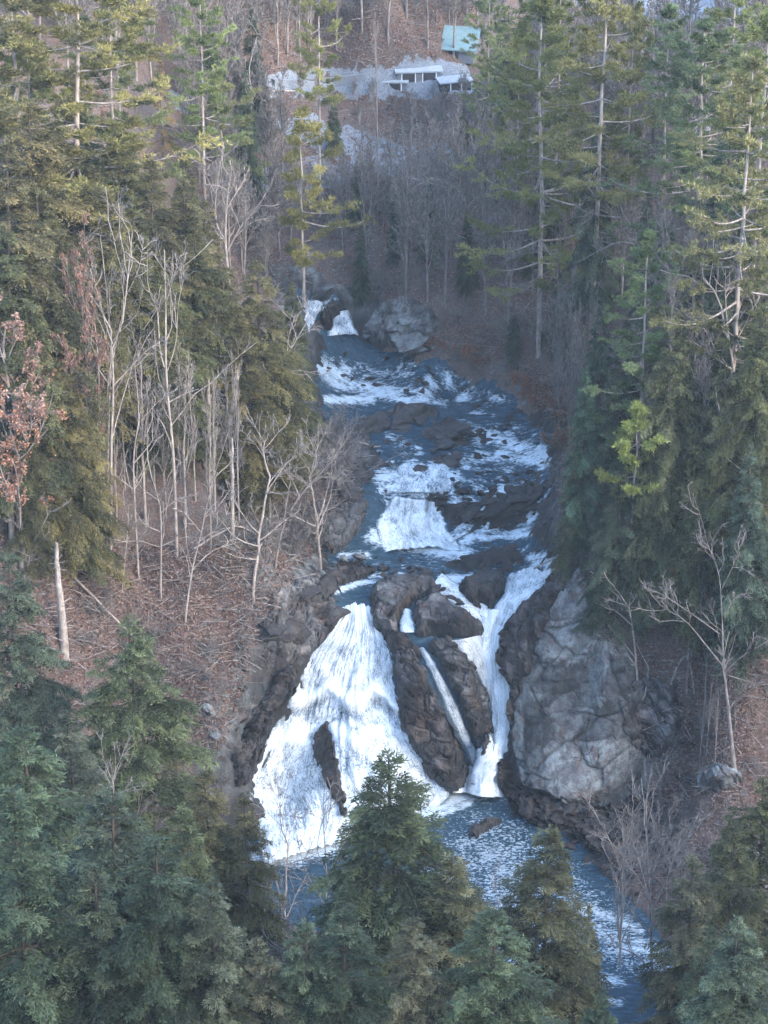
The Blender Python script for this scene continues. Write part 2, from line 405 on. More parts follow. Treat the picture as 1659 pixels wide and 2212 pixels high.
blk2, id2, g2 = blocks((P3 @ R1.T) / np.array([.85, .7, .55]), 9)
blk = blk * .9 + .35 * blk2; CREV = np.clip(np.exp(-(g1 / .09) ** 2) + .6 * np.exp(-(g2 / .09) ** 2), 0, 1); BLK = np.clip(.5 + (id1 - .5) * .5 + (id2 - .5) * .6, 0, 1)
bmp = fbm(P3 / 3.0, 4, 21) * .7 + fbm(P3 / .8, 3, 31) * .16
detail_zone = sstep(150, 165, GP[:, 1]) * sstep(300, 280, GP[:, 1]) * sstep(60, 44, np.abs(GP[:, 0]))
T = BZ.ravel() + ((1 - ROCKM) * bmp * .9 + ROCKM * (blk * .75 + .12 + bmp * .3)) * (1 - np.maximum(inC, inP)) * np.where(detail_zone > 0, 1, 1) \
    + inC * (-.55 + blk * .62) * (1 - inP) + 0
T = np.where(sdP < .2, np.minimum(T, BZ.ravel()) * (1 - inP) - 1.6 * inP, T)
T = np.where((sdP > 0) & (sdP < 2.5) & (sdC > 0), np.maximum(T, .04 + sdP * .22), T)
TZ = T.reshape(MX.shape)
ny, nx = MX.shape
idx = np.arange(ny * nx).reshape(ny, nx)
FQ = np.stack([idx[:-1, :-1], idx[:-1, 1:], idx[1:, 1:], idx[1:, :-1]], -1).reshape(-1, 4)
WET = np.clip(sstep(2.0, .2, np.minimum(sdC, sdP)) * ROCKM, 0, 1)
SNOWM = np.clip(snow * (fbm(G3 / 1.2, 3, 44) * .8 + .75), 0, 1)

def ground_mat():
    m, nt, b = new_mat('hillside_ground'); k = NB(nt); P = k.pos()
    n1 = k.noise(.16, 5, .6, P); n2 = k.noise(1.1, 6, .7, P); n3 = k.noise(6.5, 5, .75, P); n4 = k.noise(17, 3, .7, P)
    litter = k.ramp(n3, [(.28, (.030, .020, .018)), (.45, (.090, .058, .046)), (.58, (.17, .112, .088)), (.74, (.32, .245, .20))])
    duff = k.ramp(n4, [(.3, (.035, .030, .028)), (.5, (.11, .090, .085)), (.7, (.23, .20, .19))])
    c = k.mix(k.ramp(n2, [(.42, 0), (.60, .85)]), litter, duff)
    moss = k.ramp(n3, [(.3, (.02, .028, .014)), (.7, (.075, .085, .045))])
    c = k.mix(k.ramp(n1, [(.55, 0), (.68, .6)]), c, moss)
    v = k.n('ShaderNodeValue').outputs[0]; v.node.outputs[0].default_value = .75
    rc, rh = rock_color(k, P, k.attr('wet'), v)
    rf = k.ramp(k.math('ADD', k.attr('rock'), k.math('MULTIPLY', k.math('SUBTRACT', n2, .5), 1.1)), [(.42, 0), (.56, 1)])
    c = k.mix(rf, c, rc)
    sf = k.ramp(k.math('ADD', k.attr('snow'), k.math('MULTIPLY', k.math('SUBTRACT', n2, .5), 2.2)), [(.46, 0), (.56, 1)])
    c = k.mix(sf, c, k.ramp(n3, [(.35, (.12, .14, .16)), (.6, (.28, .31, .35))]))
    k.l(c, b.inputs['Base Color'])
    k.l(k.math('SUBTRACT', .95, k.math('MULTIPLY', k.attr('wet'), .5)), b.inputs['Roughness'])
    h = k.math('ADD', k.math('MULTIPLY', n3, .5), k.math('ADD', k.math('MULTIPLY', n4, .25), k.math('MULTIPLY', rh, .6)))
    k.l(k.bump(h, .9, .2), b.inputs['Normal'])
    return m
gm = mesh_np('ground', np.c_[GP, T], FQ, ground_mat(), False, {'blk': BLK, 'crev': CREV, 'rock': ROCKM, 'wet': WET, 'snow': SNOWM})
tag(link('ground', gm), kind='structure')

# ------------------------------------------------------------------ water
def foam_mat(name, bias=0.0, su=1.6, sv=.16, water=(.02, .055, .085)):
    """falling water: torn white streaks that run with the flow over dark glossy water"""
    m, nt, b = new_mat(name); k = NB(nt)
    fl = k.attr('flow', out='Vector'); fo = k.attr('foam')
    st = k.noise(1, 6, .72, k.mapping(fl, (su * 1.4, sv * 4, 1)), 1.6)
    st2 = k.noise(1, 5, .75, k.mapping(fl, (su * 3.2, sv * 13, 1)), 2.2)
    st3 = k.noise(1, 3, .7, k.mapping(fl, (su * 6.5, sv * 20, 1)), 2.5)
    s = k.math('ADD', k.math('MULTIPLY', st, .27), k.math('ADD', k.math('MULTIPLY', st2, .35), k.math('MULTIPLY', st3, .38)))
    f = k.math('ADD', s, k.math('SUBTRACT', k.math('MULTIPLY', fo, .46), .285 - bias))
    fac = k.ramp(f, [(.41, 0), (.48, .55), (.56, 1)])
    body = k.ramp(st2, [(.3, (.06, .085, .11)), (.7, (.19, .26, .32))])
    white = k.ramp(s, [(.34, (.56, .67, .75)), (.48, (.74, .82, .87)), (.6, (.86, .90, .93))])
    k.l(k.mix(fac, body, white), b.inputs['Base Color'])
    k.l(k.ramp(fac, [(0, .12), (1, .6)]), b.inputs['Roughness'])
    k.l(k.bump(s, .7, .14), b.inputs['Normal'])
    return m
def water_mat():
    m, nt, b = new_mat('river_water'); k = NB(nt); P = k.pos(); fo = k.attr('foam'); gl = k.attr('glint')
    Pm = k.mapping(P, (.75, 1.9, 1), (0, 0, .12))
    a = k.noise(1.5, 6, .7, Pm, .3); c_ = k.noise(4.4, 5, .7, Pm, .5); d = k.noise(9, 3, .6, k.mapping(P, (.8, 1.5, 1), (0, 0, -.2)), .5)
    s = k.math('ADD', k.math('MULTIPLY', a, .5), k.math('MULTIPLY', c_, .5))
    f = k.math('ADD', s, k.math('SUBTRACT', k.math('MULTIPLY', fo, .31), .15))
    fac = k.ramp(f, [(.45, 0), (.53, .5), (.61, 1)])
    fl = k.ramp(k.math('ADD', k.math('ADD', k.noise(4.0, 3, .6, k.mapping(P, (.9, 1.25, 1)), .8), k.math('MULTIPLY', k.math('SUBTRACT', k.noise(.5, 3, .6, P), .5), .35)), k.math('MULTIPLY', gl, .19)), [(.59, 0), (.68, .6)])  # glitter painted into the water colour as pale flecks
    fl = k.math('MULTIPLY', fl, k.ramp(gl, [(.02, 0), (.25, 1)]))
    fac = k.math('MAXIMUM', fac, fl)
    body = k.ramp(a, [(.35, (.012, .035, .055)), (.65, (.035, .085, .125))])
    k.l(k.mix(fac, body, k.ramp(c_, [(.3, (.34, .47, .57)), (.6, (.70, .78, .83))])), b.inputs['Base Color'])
    k.l(k.ramp(fac, [(0, .10), (1, .6)]), b.inputs['Roughness'])
    b.inputs['IOR'].default_value = 1.33
    h = k.math('ADD', k.math('MULTIPLY', a, .9), k.math('ADD', k.math('MULTIPLY', c_, .45), k.math('MULTIPLY', d, .14)))
    k.l(k.bump(h, .85, .22), b.inputs['Normal'])
    return m
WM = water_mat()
# foam strokes on the river: (x0,y0,x1,y1,width,strength) in the photograph, kept on the surface where they lie
FOAM = [(660,665,715,658,16,1),(690,785,740,830,26,1),(710,862,800,862,16,1),(760,830,860,850,22,.9),(820,850,900,870,14,1),(870,840,960,870,14,.7),(800,800,900,810,14,.5),(930,790,1020,810,12,.35),(960,850,1060,850,14,.35),(1060,855,1080,860,14,.7),
        (960,920,1080,950,16,.6),(1040,940,1180,985,26,.95),(1080,985,1190,1000,20,.9),(960,1000,1100,985,18,.6),(840,940,880,960,14,.5),(830,1030,980,1030,26,1),(850,1050,960,1060,24,1),(890,1010,920,1060,24,1),(1000,1040,1130,1040,12,.45),(1050,1095,1160,1060,10,.4),
        (810,1160,1000,1195,24,1),(880,1180,1000,1210,16,.7),(1020,1160,1120,1160,7,.8),(1120,1158,1150,1150,9,.9),(740,1200,790,1200,12,.9),(1150,1205,1200,1220,18,.9),(715,1280,760,1265,9,1),(750,1260,830,1255,9,.8),(960,1252,1070,1250,16,1),(1180,1245,1200,1235,12,1),
        (840,1230,960,1215,40,.22),(1000,1190,1130,1200,40,.25),(760,1230,850,1240,14,.3)]
STONES = []
_r = random.Random(11)
for poly_, n_, a_, b__, gap_ in (([(700,780),(860,775),(1000,805),(1100,860),(1170,920),(1040,890),(900,872),(720,868)], 46, .35, 1.2, 20), ([(990,900),(1185,920),(1188,1050),(1150,1140),(1010,1150),(960,1050)], 60, .4, 1.5, 17),
                              ([(790,950),(900,960),(960,1000),(880,1060),(800,1090)], 18, .4, 1.3, 18), ([(1010,1060),(1180,1040),(1150,1150),(980,1160)], 26, .6, 1.7, 18), ([(760,1190),(900,1235),(1000,1240),(1190,1190),(1200,1230),(1000,1262),(760,1262)], 26, .4, 1.2, 18)):
    pl = [np.array(q, float) for q in poly_]; m0 = np.min(pl, 0); m1 = np.max(pl, 0); k_ = 0
    for _ in range(n_ * 30):
        if k_ >= n_: break
        q_ = (_r.uniform(m0[0], m1[0]), _r.uniform(m0[1], m1[1])); s_ = a_ + (b__ - a_) * _r.random() ** 1.8
        if inside(np.array([q_]), pl)[0] and all(math.hypot(q_[0] - t[0], (q_[1] - t[1]) * 1.8) > gap_ * (.5 + s_ / 2) for t in STONES): STONES.append((*q_, s_)); k_ += 1
_sw = cast(np.array([q[0] for q in STONES]), np.array([q[1] for q in STONES]))
def strokes(PXY, S):
    r = np.zeros(len(PXY))
    for x0, y0, x1, y1, w, s in S:
        a = np.array([x0, y0], float); b = np.array([x1, y1], float); ab = b - a
        t = np.clip(((PXY - a) @ ab) / (ab @ ab), 0, 1); d = np.linalg.norm((PXY - a - t[:, None] * ab) / np.array([1, .8]), axis=1)
        r = np.maximum(r, s * np.exp(-(d / w) ** 2))
    return r
vm = ((sdC < 1.0) & (sdP > -1.0)).reshape(ny, nx)
fm = (vm[:-1, :-1] & vm[:-1, 1:] & vm[1:, 1:] & vm[1:, :-1]).ravel()
fq = FQ[fm]; used = np.unique(fq); remap = np.full(ny * nx, -1); remap[used] = np.arange(len(used))
wp = G3[used].copy()
wp[:, 2] += fbm(np.c_[wp[:, 0] / .9, wp[:, 1] / .5, wp[:, 0] * 0], 3, 71) * .10 - .06
fo = strokes(PP[used], FOAM); rap = np.maximum.reduce([region([(690,770),(860,765),(1000,800),(1110,860),(1060,880),(900,870),(700,880)], 14), .9 * region([(980,900),(1180,910),(1190,1050),(1100,1150),(980,1140),(960,1000)], 14), .7 * region([(800,1000),(960,990),(960,1080),(830,1100)], 12)])[used]
fo = np.maximum(fo, .30 * rap); fo = np.clip(fo - .25 * (fbm(np.c_[wp[:, 0] / 1.5, wp[:, 1] / .8, wp[:, 0] * 0], 3, 77) > .12) * rap, 0, 1)
for (sx, sy, ss), w3 in zip(STONES, _sw):
    u = (wp[:, 0] - w3[0]) / (ss * .8); v = (wp[:, 1] - w3[1] + ss * .55) / (ss * .75)
    fo = np.maximum(fo, (.75 + .25 * math.sin(sx)) * np.exp(-(u * u + v * v)) * (1 - .6 * (math.sin(sx * 3 + sy) > .1)))
wp[:, 2] += fo * .12 + rap * fbm(np.c_[wp[:, 0] / .6, wp[:, 1] / .45, wp[:, 0] * 0], 2, 78) * .16
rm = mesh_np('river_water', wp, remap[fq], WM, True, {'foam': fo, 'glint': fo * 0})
tag(link('river_water', rm), kind='structure')
# the pool: one level sheet
px_ = axis([(-40, 60, .4), (60, 90, 3)]); py_ = axis([(138, 160, .5), (160, 190, .3)])
qx, qy = np.meshgrid(px_, py_); q = np.c_[qx.ravel(), qy.ravel(), np.zeros(qx.size)]
keep = (sdf(q, POOL) < 2.0) | (sdf(q, CHAN) < .5)
q[:, 2] = fbm(np.c_[q[:, 0] / 1.2, q[:, 1] / .7, q[:, 0] * 0], 3, 81) * .05
ii = np.arange(len(q)).reshape(qx.shape); ff = np.stack([ii[:-1, :-1], ii[:-1, 1:], ii[1:, 1:], ii[1:, :-1]], -1).reshape(-1, 4)
kk = keep[ff].all(1); ff = ff[kk]; us = np.unique(ff); rr = np.full(len(q), -1); rr[us] = np.arange(len(us))
qp = np.stack(to_px(q), 1)[us]
pf = strokes(qp, [(570,1850,640,1850,30,.9),(640,1845,720,1835,22,1),(700,1830,800,1778,18,1),(760,1790,830,1765,22,1),(850,1765,930,1745,22,1),(920,1755,990,1720,22,1),(940,1765,1010,1735,12,.8),(985,1715,1085,1700,26,1),(1060,1700,1090,1720,14,1),
                  (1270,1960,1380,2010,20,.6),(1310,2020,1400,2040,22,.55),(1340,2050,1480,2060,14,.7),(1400,2085,1440,2090,20,.8),(1290,2110,1340,2120,16,.7),(1300,2160,1340,2165,12,.7),(1440,2060,1600,2075,9,.8)])
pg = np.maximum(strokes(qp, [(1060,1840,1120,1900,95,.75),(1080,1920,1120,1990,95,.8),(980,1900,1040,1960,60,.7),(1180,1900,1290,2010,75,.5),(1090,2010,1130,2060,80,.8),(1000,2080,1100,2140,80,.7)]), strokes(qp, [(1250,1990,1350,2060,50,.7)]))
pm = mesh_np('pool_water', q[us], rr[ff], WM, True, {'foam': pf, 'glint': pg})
tag(link('pool_water', pm), kind='structure')

# sheets of falling water: lofted between their left and right edges, row by row down the fall
def fall(name, Lp, Rp, foam, lift=.25, su=1.6, bias=0.0, bulge=.35, cols=None, ledges=(), seed=0, edge=.35):
    Ls = smooth_poly(Lp, 8); Rs = smooth_poly(Rp, 8)
    n = len(Ls); wpx = np.linalg.norm(Rs - Ls, axis=1).max(); m = max(8, int(wpx / 3.2))
    s = np.linspace(0, 1, m)
    jx = fbm(np.c_[np.arange(n) * .9, np.full(n, seed * 3.1), np.zeros(n)], 2, seed) * 5
    G = Ls[:, None] * (1 - s)[None, :, None] + Rs[:, None] * s[None, :, None]
    G[:, :, 0] += jx[:, None] * (1 - 2 * s)[None]
    W = cast(G[..., 0], G[..., 1]).reshape(n, m, 3)
    # normals of the smooth land
    ax = np.gradient(W, axis=1); ay = np.gradient(W, axis=0); N = unit(np.cross(ax, ay)); N *= np.where((N @ np.array([0, -1, .5]))[..., None] < 0, -1, 1)
    ln = np.concatenate([[0], np.cumsum(np.linalg.norm(np.diff(W[:, m // 2], axis=0), axis=1))])
    wid = np.linalg.norm(W[:, -1] - W[:, 0], axis=1).max()
    U = np.broadcast_to(s[None] * wid, (n, m)); V = np.broadcast_to(ln[:, None], (n, m))
    prof = np.sin(pi * np.clip(s, 0, 1)) ** .45
    off = lift * (prof[None] * 1.5 - .5) + bulge * .5 * fbm(np.c_[U.ravel() * .9, V.ravel() * .12, np.zeros(U.size)], 3, 91 + seed).reshape(n, m) * prof[None]
    off = off + bulge * .22 * fbm(np.c_[U.ravel() * 3.2, V.ravel() * .5, np.zeros(U.size)], 3, 191 + seed).reshape(n, m)
    Wf = W.reshape(-1, 3); st_, _i, _g = blocks(Wf @ rotm(.2, .1, .3).T / np.array([1.5, 1.1, .9]), seed + 60, 1.6); st_ = st_.reshape(n, m); lac = fbm(Wf / np.array([.55, .5, .8]), 3, seed + 61).reshape(n, m)
    off = off + bulge * .55 * st_ * np.clip(prof, 0, 1)[None]
    fo = np.full((n, m), float(foam)) + .17 * st_ + .16 * lac
    for t0, amt, w_, fs in ledges:
        t = V / ln[-1]; tt = t0 + .03 * np.sin(U * .9)
        g = np.exp(-((t - tt) / w_) ** 2); off = off + amt * g; fo = fo + fs * g
    e = np.minimum(s, 1 - s)[None] * wid
    fo = fo - edge * sstep(.5, 0, e)
    W = W + N * off[..., None]
    ii = np.arange(n * m).reshape(n, m); ff = np.stack([ii[:-1, :-1], ii[1:, :-1], ii[1:, 1:], ii[:-1, 1:]], -1).reshape(-1, 4)
    key = (round(su, 2), round(bias, 2))
    if key not in FM: FM[key] = foam_mat('falling_water', bias, su)
    me = mesh_np(name, W.reshape(-1, 3), ff, FM[key], True, {'foam': fo.ravel()}, uv=np.stack([U.ravel(), V.ravel()], 1))
    return tag(link(name, me), kind='structure')
FM = {}
fall('waterfall', [(742,1312),(712,1365),(662,1425),(636,1485),(600,1550),(566,1618),(528,1690),(545,1770),(572,1870)],
     [(800,1312),(832,1368),(852,1430),(858,1500),(888,1565),(922,1625),(965,1685),(962,1735),(860,1790)], .56, .35, 1.5, 0, .7, ledges=[(.36, .6, .025, .4), (.415, -.1, .03, -.10), (.02, .0, .05, .4), (.98, .0, .05, .4), (.52,.15,.03,.15)], seed=1)
fall('waterfall', [(1044,1325),(1034,1390),(1047,1460),(1054,1560),(1036,1620),(1005,1672),(980,1712)],
     [(1124,1322),(1090,1390),(1102,1450),(1106,1540),(1098,1620),(1082,1690),(1095,1722)], .72, .45, 1.8, .0, .8, seed=2, edge=.15)
fall('waterfall', [(935,1268),(962,1300),(1010,1330),(1052,1385)], [(960,1242),(1000,1268),(1050,1300),(1088,1345)], .62, .3, 1.8, 0, .5, seed=3)
fall('waterfall', [(1095,1245),(1085,1280),(1062,1320),(1052,1350)], [(1205,1232),(1160,1280),(1125,1310),(1100,1350)], .58, .3, 1.8, 0, .6, seed=4)
fall('waterfall', [(902,1402),(925,1450),(955,1520),(990,1600),(1024,1668)], [(920,1400),(950,1445),(985,1515),(1018,1590),(1048,1650)], .52, .3, 2.4, 0, .3, seed=5)
fall('waterfall', [(968,1385),(1000,1420),(1035,1470),(1060,1530)], [(1042,1372),(1052,1420),(1060,1470),(1068,1530)], .60, .25, 2.4, 0, .3, seed=6)
fall('waterfall', [(868,1320),(862,1345),(862,1370)], [(890,1318),(895,1345),(905,1368)], .7, .25, 2, 0, .2, seed=7)
fall('cascade', [(846,1075),(822,1108),(808,1140),(826,1192)], [(948,1085),(962,1115),(975,1150),(1012,1192)], .62, .4, 1.4, 0, .7, seed=8)
fall('cascade', [(855,1010),(845,1035),(850,1065)], [(975,1005),(985,1035),(975,1068)], .55, .25, 1.2, 0, .4, seed=9)
fall('cascade', [(725,672),(712,700),(706,726)], [(752,672),(768,700),(778,727)], .55, .3, 2.2, 0, .4, seed=10)
fall('cascade', [(655,652),(650,690),(655,735)], [(712,655),(695,668),(690,672)], .5, .2, 2, 0, .3, seed=11)
# ------------------------------------------------------------------ rock outcrops, boulders, logs
ROCK_PALE = rock_mat('pale_lichened_rock', .8, 0, True)
ROCK_MID = rock_mat('brown_grey_rock', .25, .35, True)
ROCK_WET = rock_mat('wet_black_rock', .05, .9, True)
def outcrop(name, poly, bulge, mat, label, lean=(0, -.55, .8), blk_s=(1.4, .9, .6), blk_a=.45, fine=.16, step=3.0, seed=0, rim=26, power=.55, wetfn=None, cat='rock', side=0.0, smooth=False, group=None):
    poly = smooth_poly(np.vstack([poly, poly[:1]]), 3)[:-1]
    poly = np.vstack([poly[:-1], poly[-1:]])
    x0, y0 = poly.min(0) - 6; x1, y1 = poly.max(0) + 6
    gx = np.arange(x0, x1, step); gy = np.arange(y0, y1, step); QX, QY = np.meshgrid(gx, gy)
    Q = np.c_[QX.ravel(), QY.ravel()]
    W = cast(Q[:, 0], Q[:, 1])
    d = -sdf(Q, list(poly)) + facet(W / .9, seed + 3, .6, .6) * 7 + fbm(W / .5, 2, seed) * 5
    n = unit(np.array(lean, float))
    R_ = rotm(.5 + seed * .3, .35, .5 + seed)
    prof = np.clip(d / (rim * .55) + fbm(W / 1.6, 3, seed + 40) * .3 * (d > 0), 0, 1) ** power
    skew = side * ((Q[:, 0] - (x0 + x1) / 2) / (x1 - x0)) * 2
    off = bulge * prof * (1 + skew) - .5 * (d < 0)
    W2 = W + n * off[:, None]
    bs = np.array(blk_s) * 1.5; f1, i1, g1 = blocks((W2 @ R_.T) / bs, seed); f2, i2, g2 = blocks((W2 @ R_.T) / (bs * .45), seed + 7)
    f = f1 * blk_a * 1.1 + f2 * blk_a * .42 + fbm(W2 / .5, 2, seed) * fine * .4
    crev = np.clip(np.exp(-(g1 / .08) ** 2) + .55 * np.exp(-(g2 / .10) ** 2), 0, 1)
    blkv = np.clip(.5 + (i1 - .5) * .7 + (i2 - .5) * .8, 0, 1)
    W2 = W2 + n * (f * np.clip(d / 8, 0, 1))[:, None]
    W2 = W2 - n * (np.clip(-d, 0, 12) * .08)[:, None]
    ny_, nx_ = QX.shape; ii = np.arange(ny_ * nx_).reshape(ny_, nx_)
    ff = np.stack([ii[:-1, :-1], ii[1:, :-1], ii[1:, 1:], ii[:-1, 1:]], -1).reshape(-1, 4)
    kk = (d[ff] > -5).all(1); ff = ff[kk]; us = np.unique(ff); rr = np.full(len(Q), -1); rr[us] = np.arange(len(us))
    wet = np.zeros(len(us)) if wetfn is None else wetfn(Q[us], d[us], W2[us])
    base = W[us].mean(0)
    me = mesh_np(name, W2[us] - base, rr[ff], mat, smooth, {'wet': np.clip(wet, 0, 1), 'blk': blkv[us], 'crev': crev[us]})
    o = link(name, me); o.location = base
    return tag(o, label, cat, group)
# the great pale face on the right of the chute
outcrop('cliff_outcrop', [(1332,1135),(1300,1150),(1240,1225),(1200,1290),(1165,1375),(1130,1460),(1112,1540),(1108,1620),(1130,1690),(1180,1722),(1260,1745),(1330,1720),(1385,1680),(1402,1600),(1395,1500),(1370,1420),(1330,1370),(1300,1320),(1320,1240),(1345,1170)],
        1.05, ROCK_PALE, 'big pale grey rock face spotted with lichen at the right of the waterfall', lean=(-.55, -.75, .35), blk_s=(3.6, 2.6, 2.0), blk_a=.42, fine=.10, rim=36, seed=3, power=.8,
        wetfn=lambda q, d, w: sstep(16, 3, d + fbm(w / 1.2, 3, 5) * 10) * (q[:, 0] < 1300) * .8)
outcrop('rock_rib', [(1255,1175),(1230,1215),(1190,1255),(1150,1290),(1110,1340),(1085,1385),(1088,1450),(1110,1475),(1105,1560),(1120,1590),(1150,1500),(1180,1400),(1225,1300),(1290,1200),(1320,1145)],
        1.5, ROCK_WET, 'long dark leaning rib of rock between the chute and the pale rock face', lean=(-.5, -.7, .5), blk_s=(2.2, 1.0, .7), blk_a=.5, rim=24, seed=5, wetfn=lambda q, d, w: .75 + .25 * fbm(w, 2, 3))
outcrop('rubble_outcrop', [(1085,1640),(1078,1690),(1110,1745),(1170,1785),(1240,1800),(1300,1850),(1330,1830),(1380,1790),(1390,1720),(1330,1730),(1250,1755),(1170,1730),(1120,1690),(1100,1640)],
        1.2, ROCK_WET, 'broken black rocks at the foot of the pale rock face by the pool', lean=(-.4, -.7, .6), blk_s=(1.5, 1.1, .8), blk_a=.8, rim=20, seed=6, wetfn=lambda q, d, w: sstep(60, 10, q[:, 1] * 0 + d) * .4 + .5)
# ribs and islands that split the falls
outcrop('rock_rib', [(862,1395),(850,1440),(856,1520),(870,1580),(905,1640),(950,1700),(1000,1700),(1015,1665),(980,1590),(945,1510),(915,1445),(895,1405)],
        1.3, ROCK_WET, 'dark rock rib between the wide fall and the thin streamer', lean=(0, -.75, .65), blk_s=(1.3, .9, .65), blk_a=.6, rim=26, seed=8, wetfn=lambda q, d, w: .55 + .4 * fbm(w / 1.5, 2, 3))
outcrop('rock_rib', [(925,1395),(955,1450),(990,1520),(1025,1600),(1038,1640),(1060,1600),(1066,1545),(1050,1490),(1015,1430),(975,1385),(945,1380)],
        1.4, ROCK_MID, 'brown rock rib between the thin streamer and the narrow chute', lean=(0, -.75, .65), blk_s=(1.2, .9, .6), blk_a=.55, rim=24, seed=9, wetfn=lambda q, d, w: .25 + .5 * fbm(w / 1.2, 2, 8))
outcrop('crest_rock', [(812,1262),(800,1310),(812,1362),(850,1375),(868,1330),(900,1290),(935,1280),(938,1258),(880,1252)],
        1.3, ROCK_MID, 'brown humped rock on the brink of the falls, right of the wide fall', lean=(0, -.5, .85), blk_s=(1.3, 1, .7), blk_a=0.35, rim=24, seed=10, wetfn=lambda q, d, w: .25 + .5 * fbm(w / 1.2, 2, 8))
outcrop('crest_rock', [(893,1315),(905,1300),(950,1295),(985,1320),(1035,1345),(1040,1372),(970,1378),(905,1372),(893,1345)],
        1.2, ROCK_MID, 'round dark rock on the brink just above the brown rib', lean=(0, -.5, .85), blk_s=(1.2, 1, .7), blk_a=0.35, rim=22, seed=11, wetfn=lambda q, d, w: .45 + .4 * fbm(w / 1.2, 2, 8))
outcrop('crest_rock', [(985,1275),(1005,1258),(1075,1240),(1092,1262),(1078,1290),(1058,1318),(1035,1312),(1005,1298)],
        1.5, ROCK_WET, 'dark wedge of rock standing in the water between the two arms of the chute', lean=(0, -.5, .85), blk_s=(1.4, 1, .8), blk_a=0.28, rim=22, seed=12, wetfn=lambda q, d, w: .8 + 0 * d)
outcrop('crest_rock', [(835,1395),(830,1375),(860,1372),(900,1400),(905,1425),(880,1440),(855,1425)],
        1.1, ROCK_WET, 'black block of rock beside the top of the thin streamer', lean=(0, -.6, .8), blk_s=(1.1, .8, .6), blk_a=0.28, rim=16, seed=13, wetfn=lambda q, d, w: .9 + 0 * d)
outcrop('fall_rock', [(690,1570),(705,1560),(722,1600),(732,1660),(740,1700),(752,1770),(740,1770),(712,1712),(682,1650),(676,1600)],
        .9, ROCK_WET, 'narrow black rock showing through the middle of the wide fall', lean=(0, -.8, .6), blk_s=(1.2, .9, .7), blk_a=.3, rim=14, seed=14, wetfn=lambda q, d, w: .9 + 0 * d)
outcrop('bank_rock', [(700,1180),(690,1140),(720,1105),(775,1100),(785,1130),(760,1170),(725,1195)],
        1.2, ROCK_MID, 'brown rock lump on the left bank beside the cascade', lean=(.2, -.4, .9), blk_s=(1.2, .9, .7), blk_a=.5, rim=18, seed=22)
outcrop('bank_rock', [(560,1345),(590,1290),(650,1250),(700,1225),(770,1215),(810,1232),(790,1250),(735,1268),(712,1300),(745,1325),(700,1380),(650,1440),(600,1420),(570,1400)],
        .55, ROCK_MID, 'jumbled grey brown slabs on the left bank above the wide fall', lean=(.2, -.45, .85), blk_s=(1.3, .95, .7), blk_a=.75, rim=30, seed=23, wetfn=lambda q, d, w: sstep(670, 760, q[:, 0] + fbm(w, 2, 4) * 40) * .8)
outcrop('bank_rock', [(640,1440),(600,1450),(570,1510),(535,1560),(500,1640),(505,1700),(540,1690),(565,1620),(600,1545),(640,1475)],
        .9, ROCK_WET, 'black wet rock edge along the left of the wide fall', lean=(.3, -.6, .7), blk_s=(1.1, .8, .6), blk_a=.7, rim=20, seed=24, wetfn=lambda q, d, w: .8 + 0 * d)
outcrop('bank_rock', [(790,725),(810,690),(860,662),(905,665),(950,695),(935,735),(890,755),(830,750)],
        1.6, ROCK_PALE, 'pale grey boulder mass on the far bank beside the upper fall', lean=(-.1, -.5, .8), blk_s=(2.2, 1.4, 1.1), blk_a=.5, rim=22, seed=25)
outcrop('bank_rock', [(690,700),(700,672),(735,660),(745,672),(725,690),(712,712)],
        1.0, ROCK_WET, 'black rock splitting the small upper fall', lean=(0, -.5, .8), blk_s=(1.2, .9, .7), blk_a=.4, rim=12, seed=26, wetfn=lambda q, d, w: .8 + 0 * d)
outcrop('bank_rock', [(1335,1520),(1390,1470),(1450,1480),(1475,1560),(1440,1620),(1390,1640),(1350,1590)],
        1.0, ROCK_MID, 'broken dark ledges in the brush right of the pale rock face', lean=(-.2, -.6, .7), blk_s=(1.3, .9, .6), blk_a=.8, rim=20, seed=27)
outcrop('bank_rock', [(1500,1690),(1530,1660),(1590,1665),(1605,1690),(1560,1710),(1510,1712)],
        1.2, ROCK_PALE, 'pale rounded rock low on the right bank under the gnarled tree', lean=(-.2, -.5, .8), blk_s=(2.2, 1.6, 1), blk_a=.3, rim=20, seed=28)
outcrop('pool_rock', [(1010,1800),(1030,1785),(1070,1775),(1080,1782),(1050,1798),(1022,1812)],
        .6, ROCK_WET, 'low rock breaking the surface of the pool below the falls', lean=(0, -.2, 1), blk_s=(1, .8, .6), blk_a=.3, rim=10, seed=29, wetfn=lambda q, d, w: .7 + 0 * d)

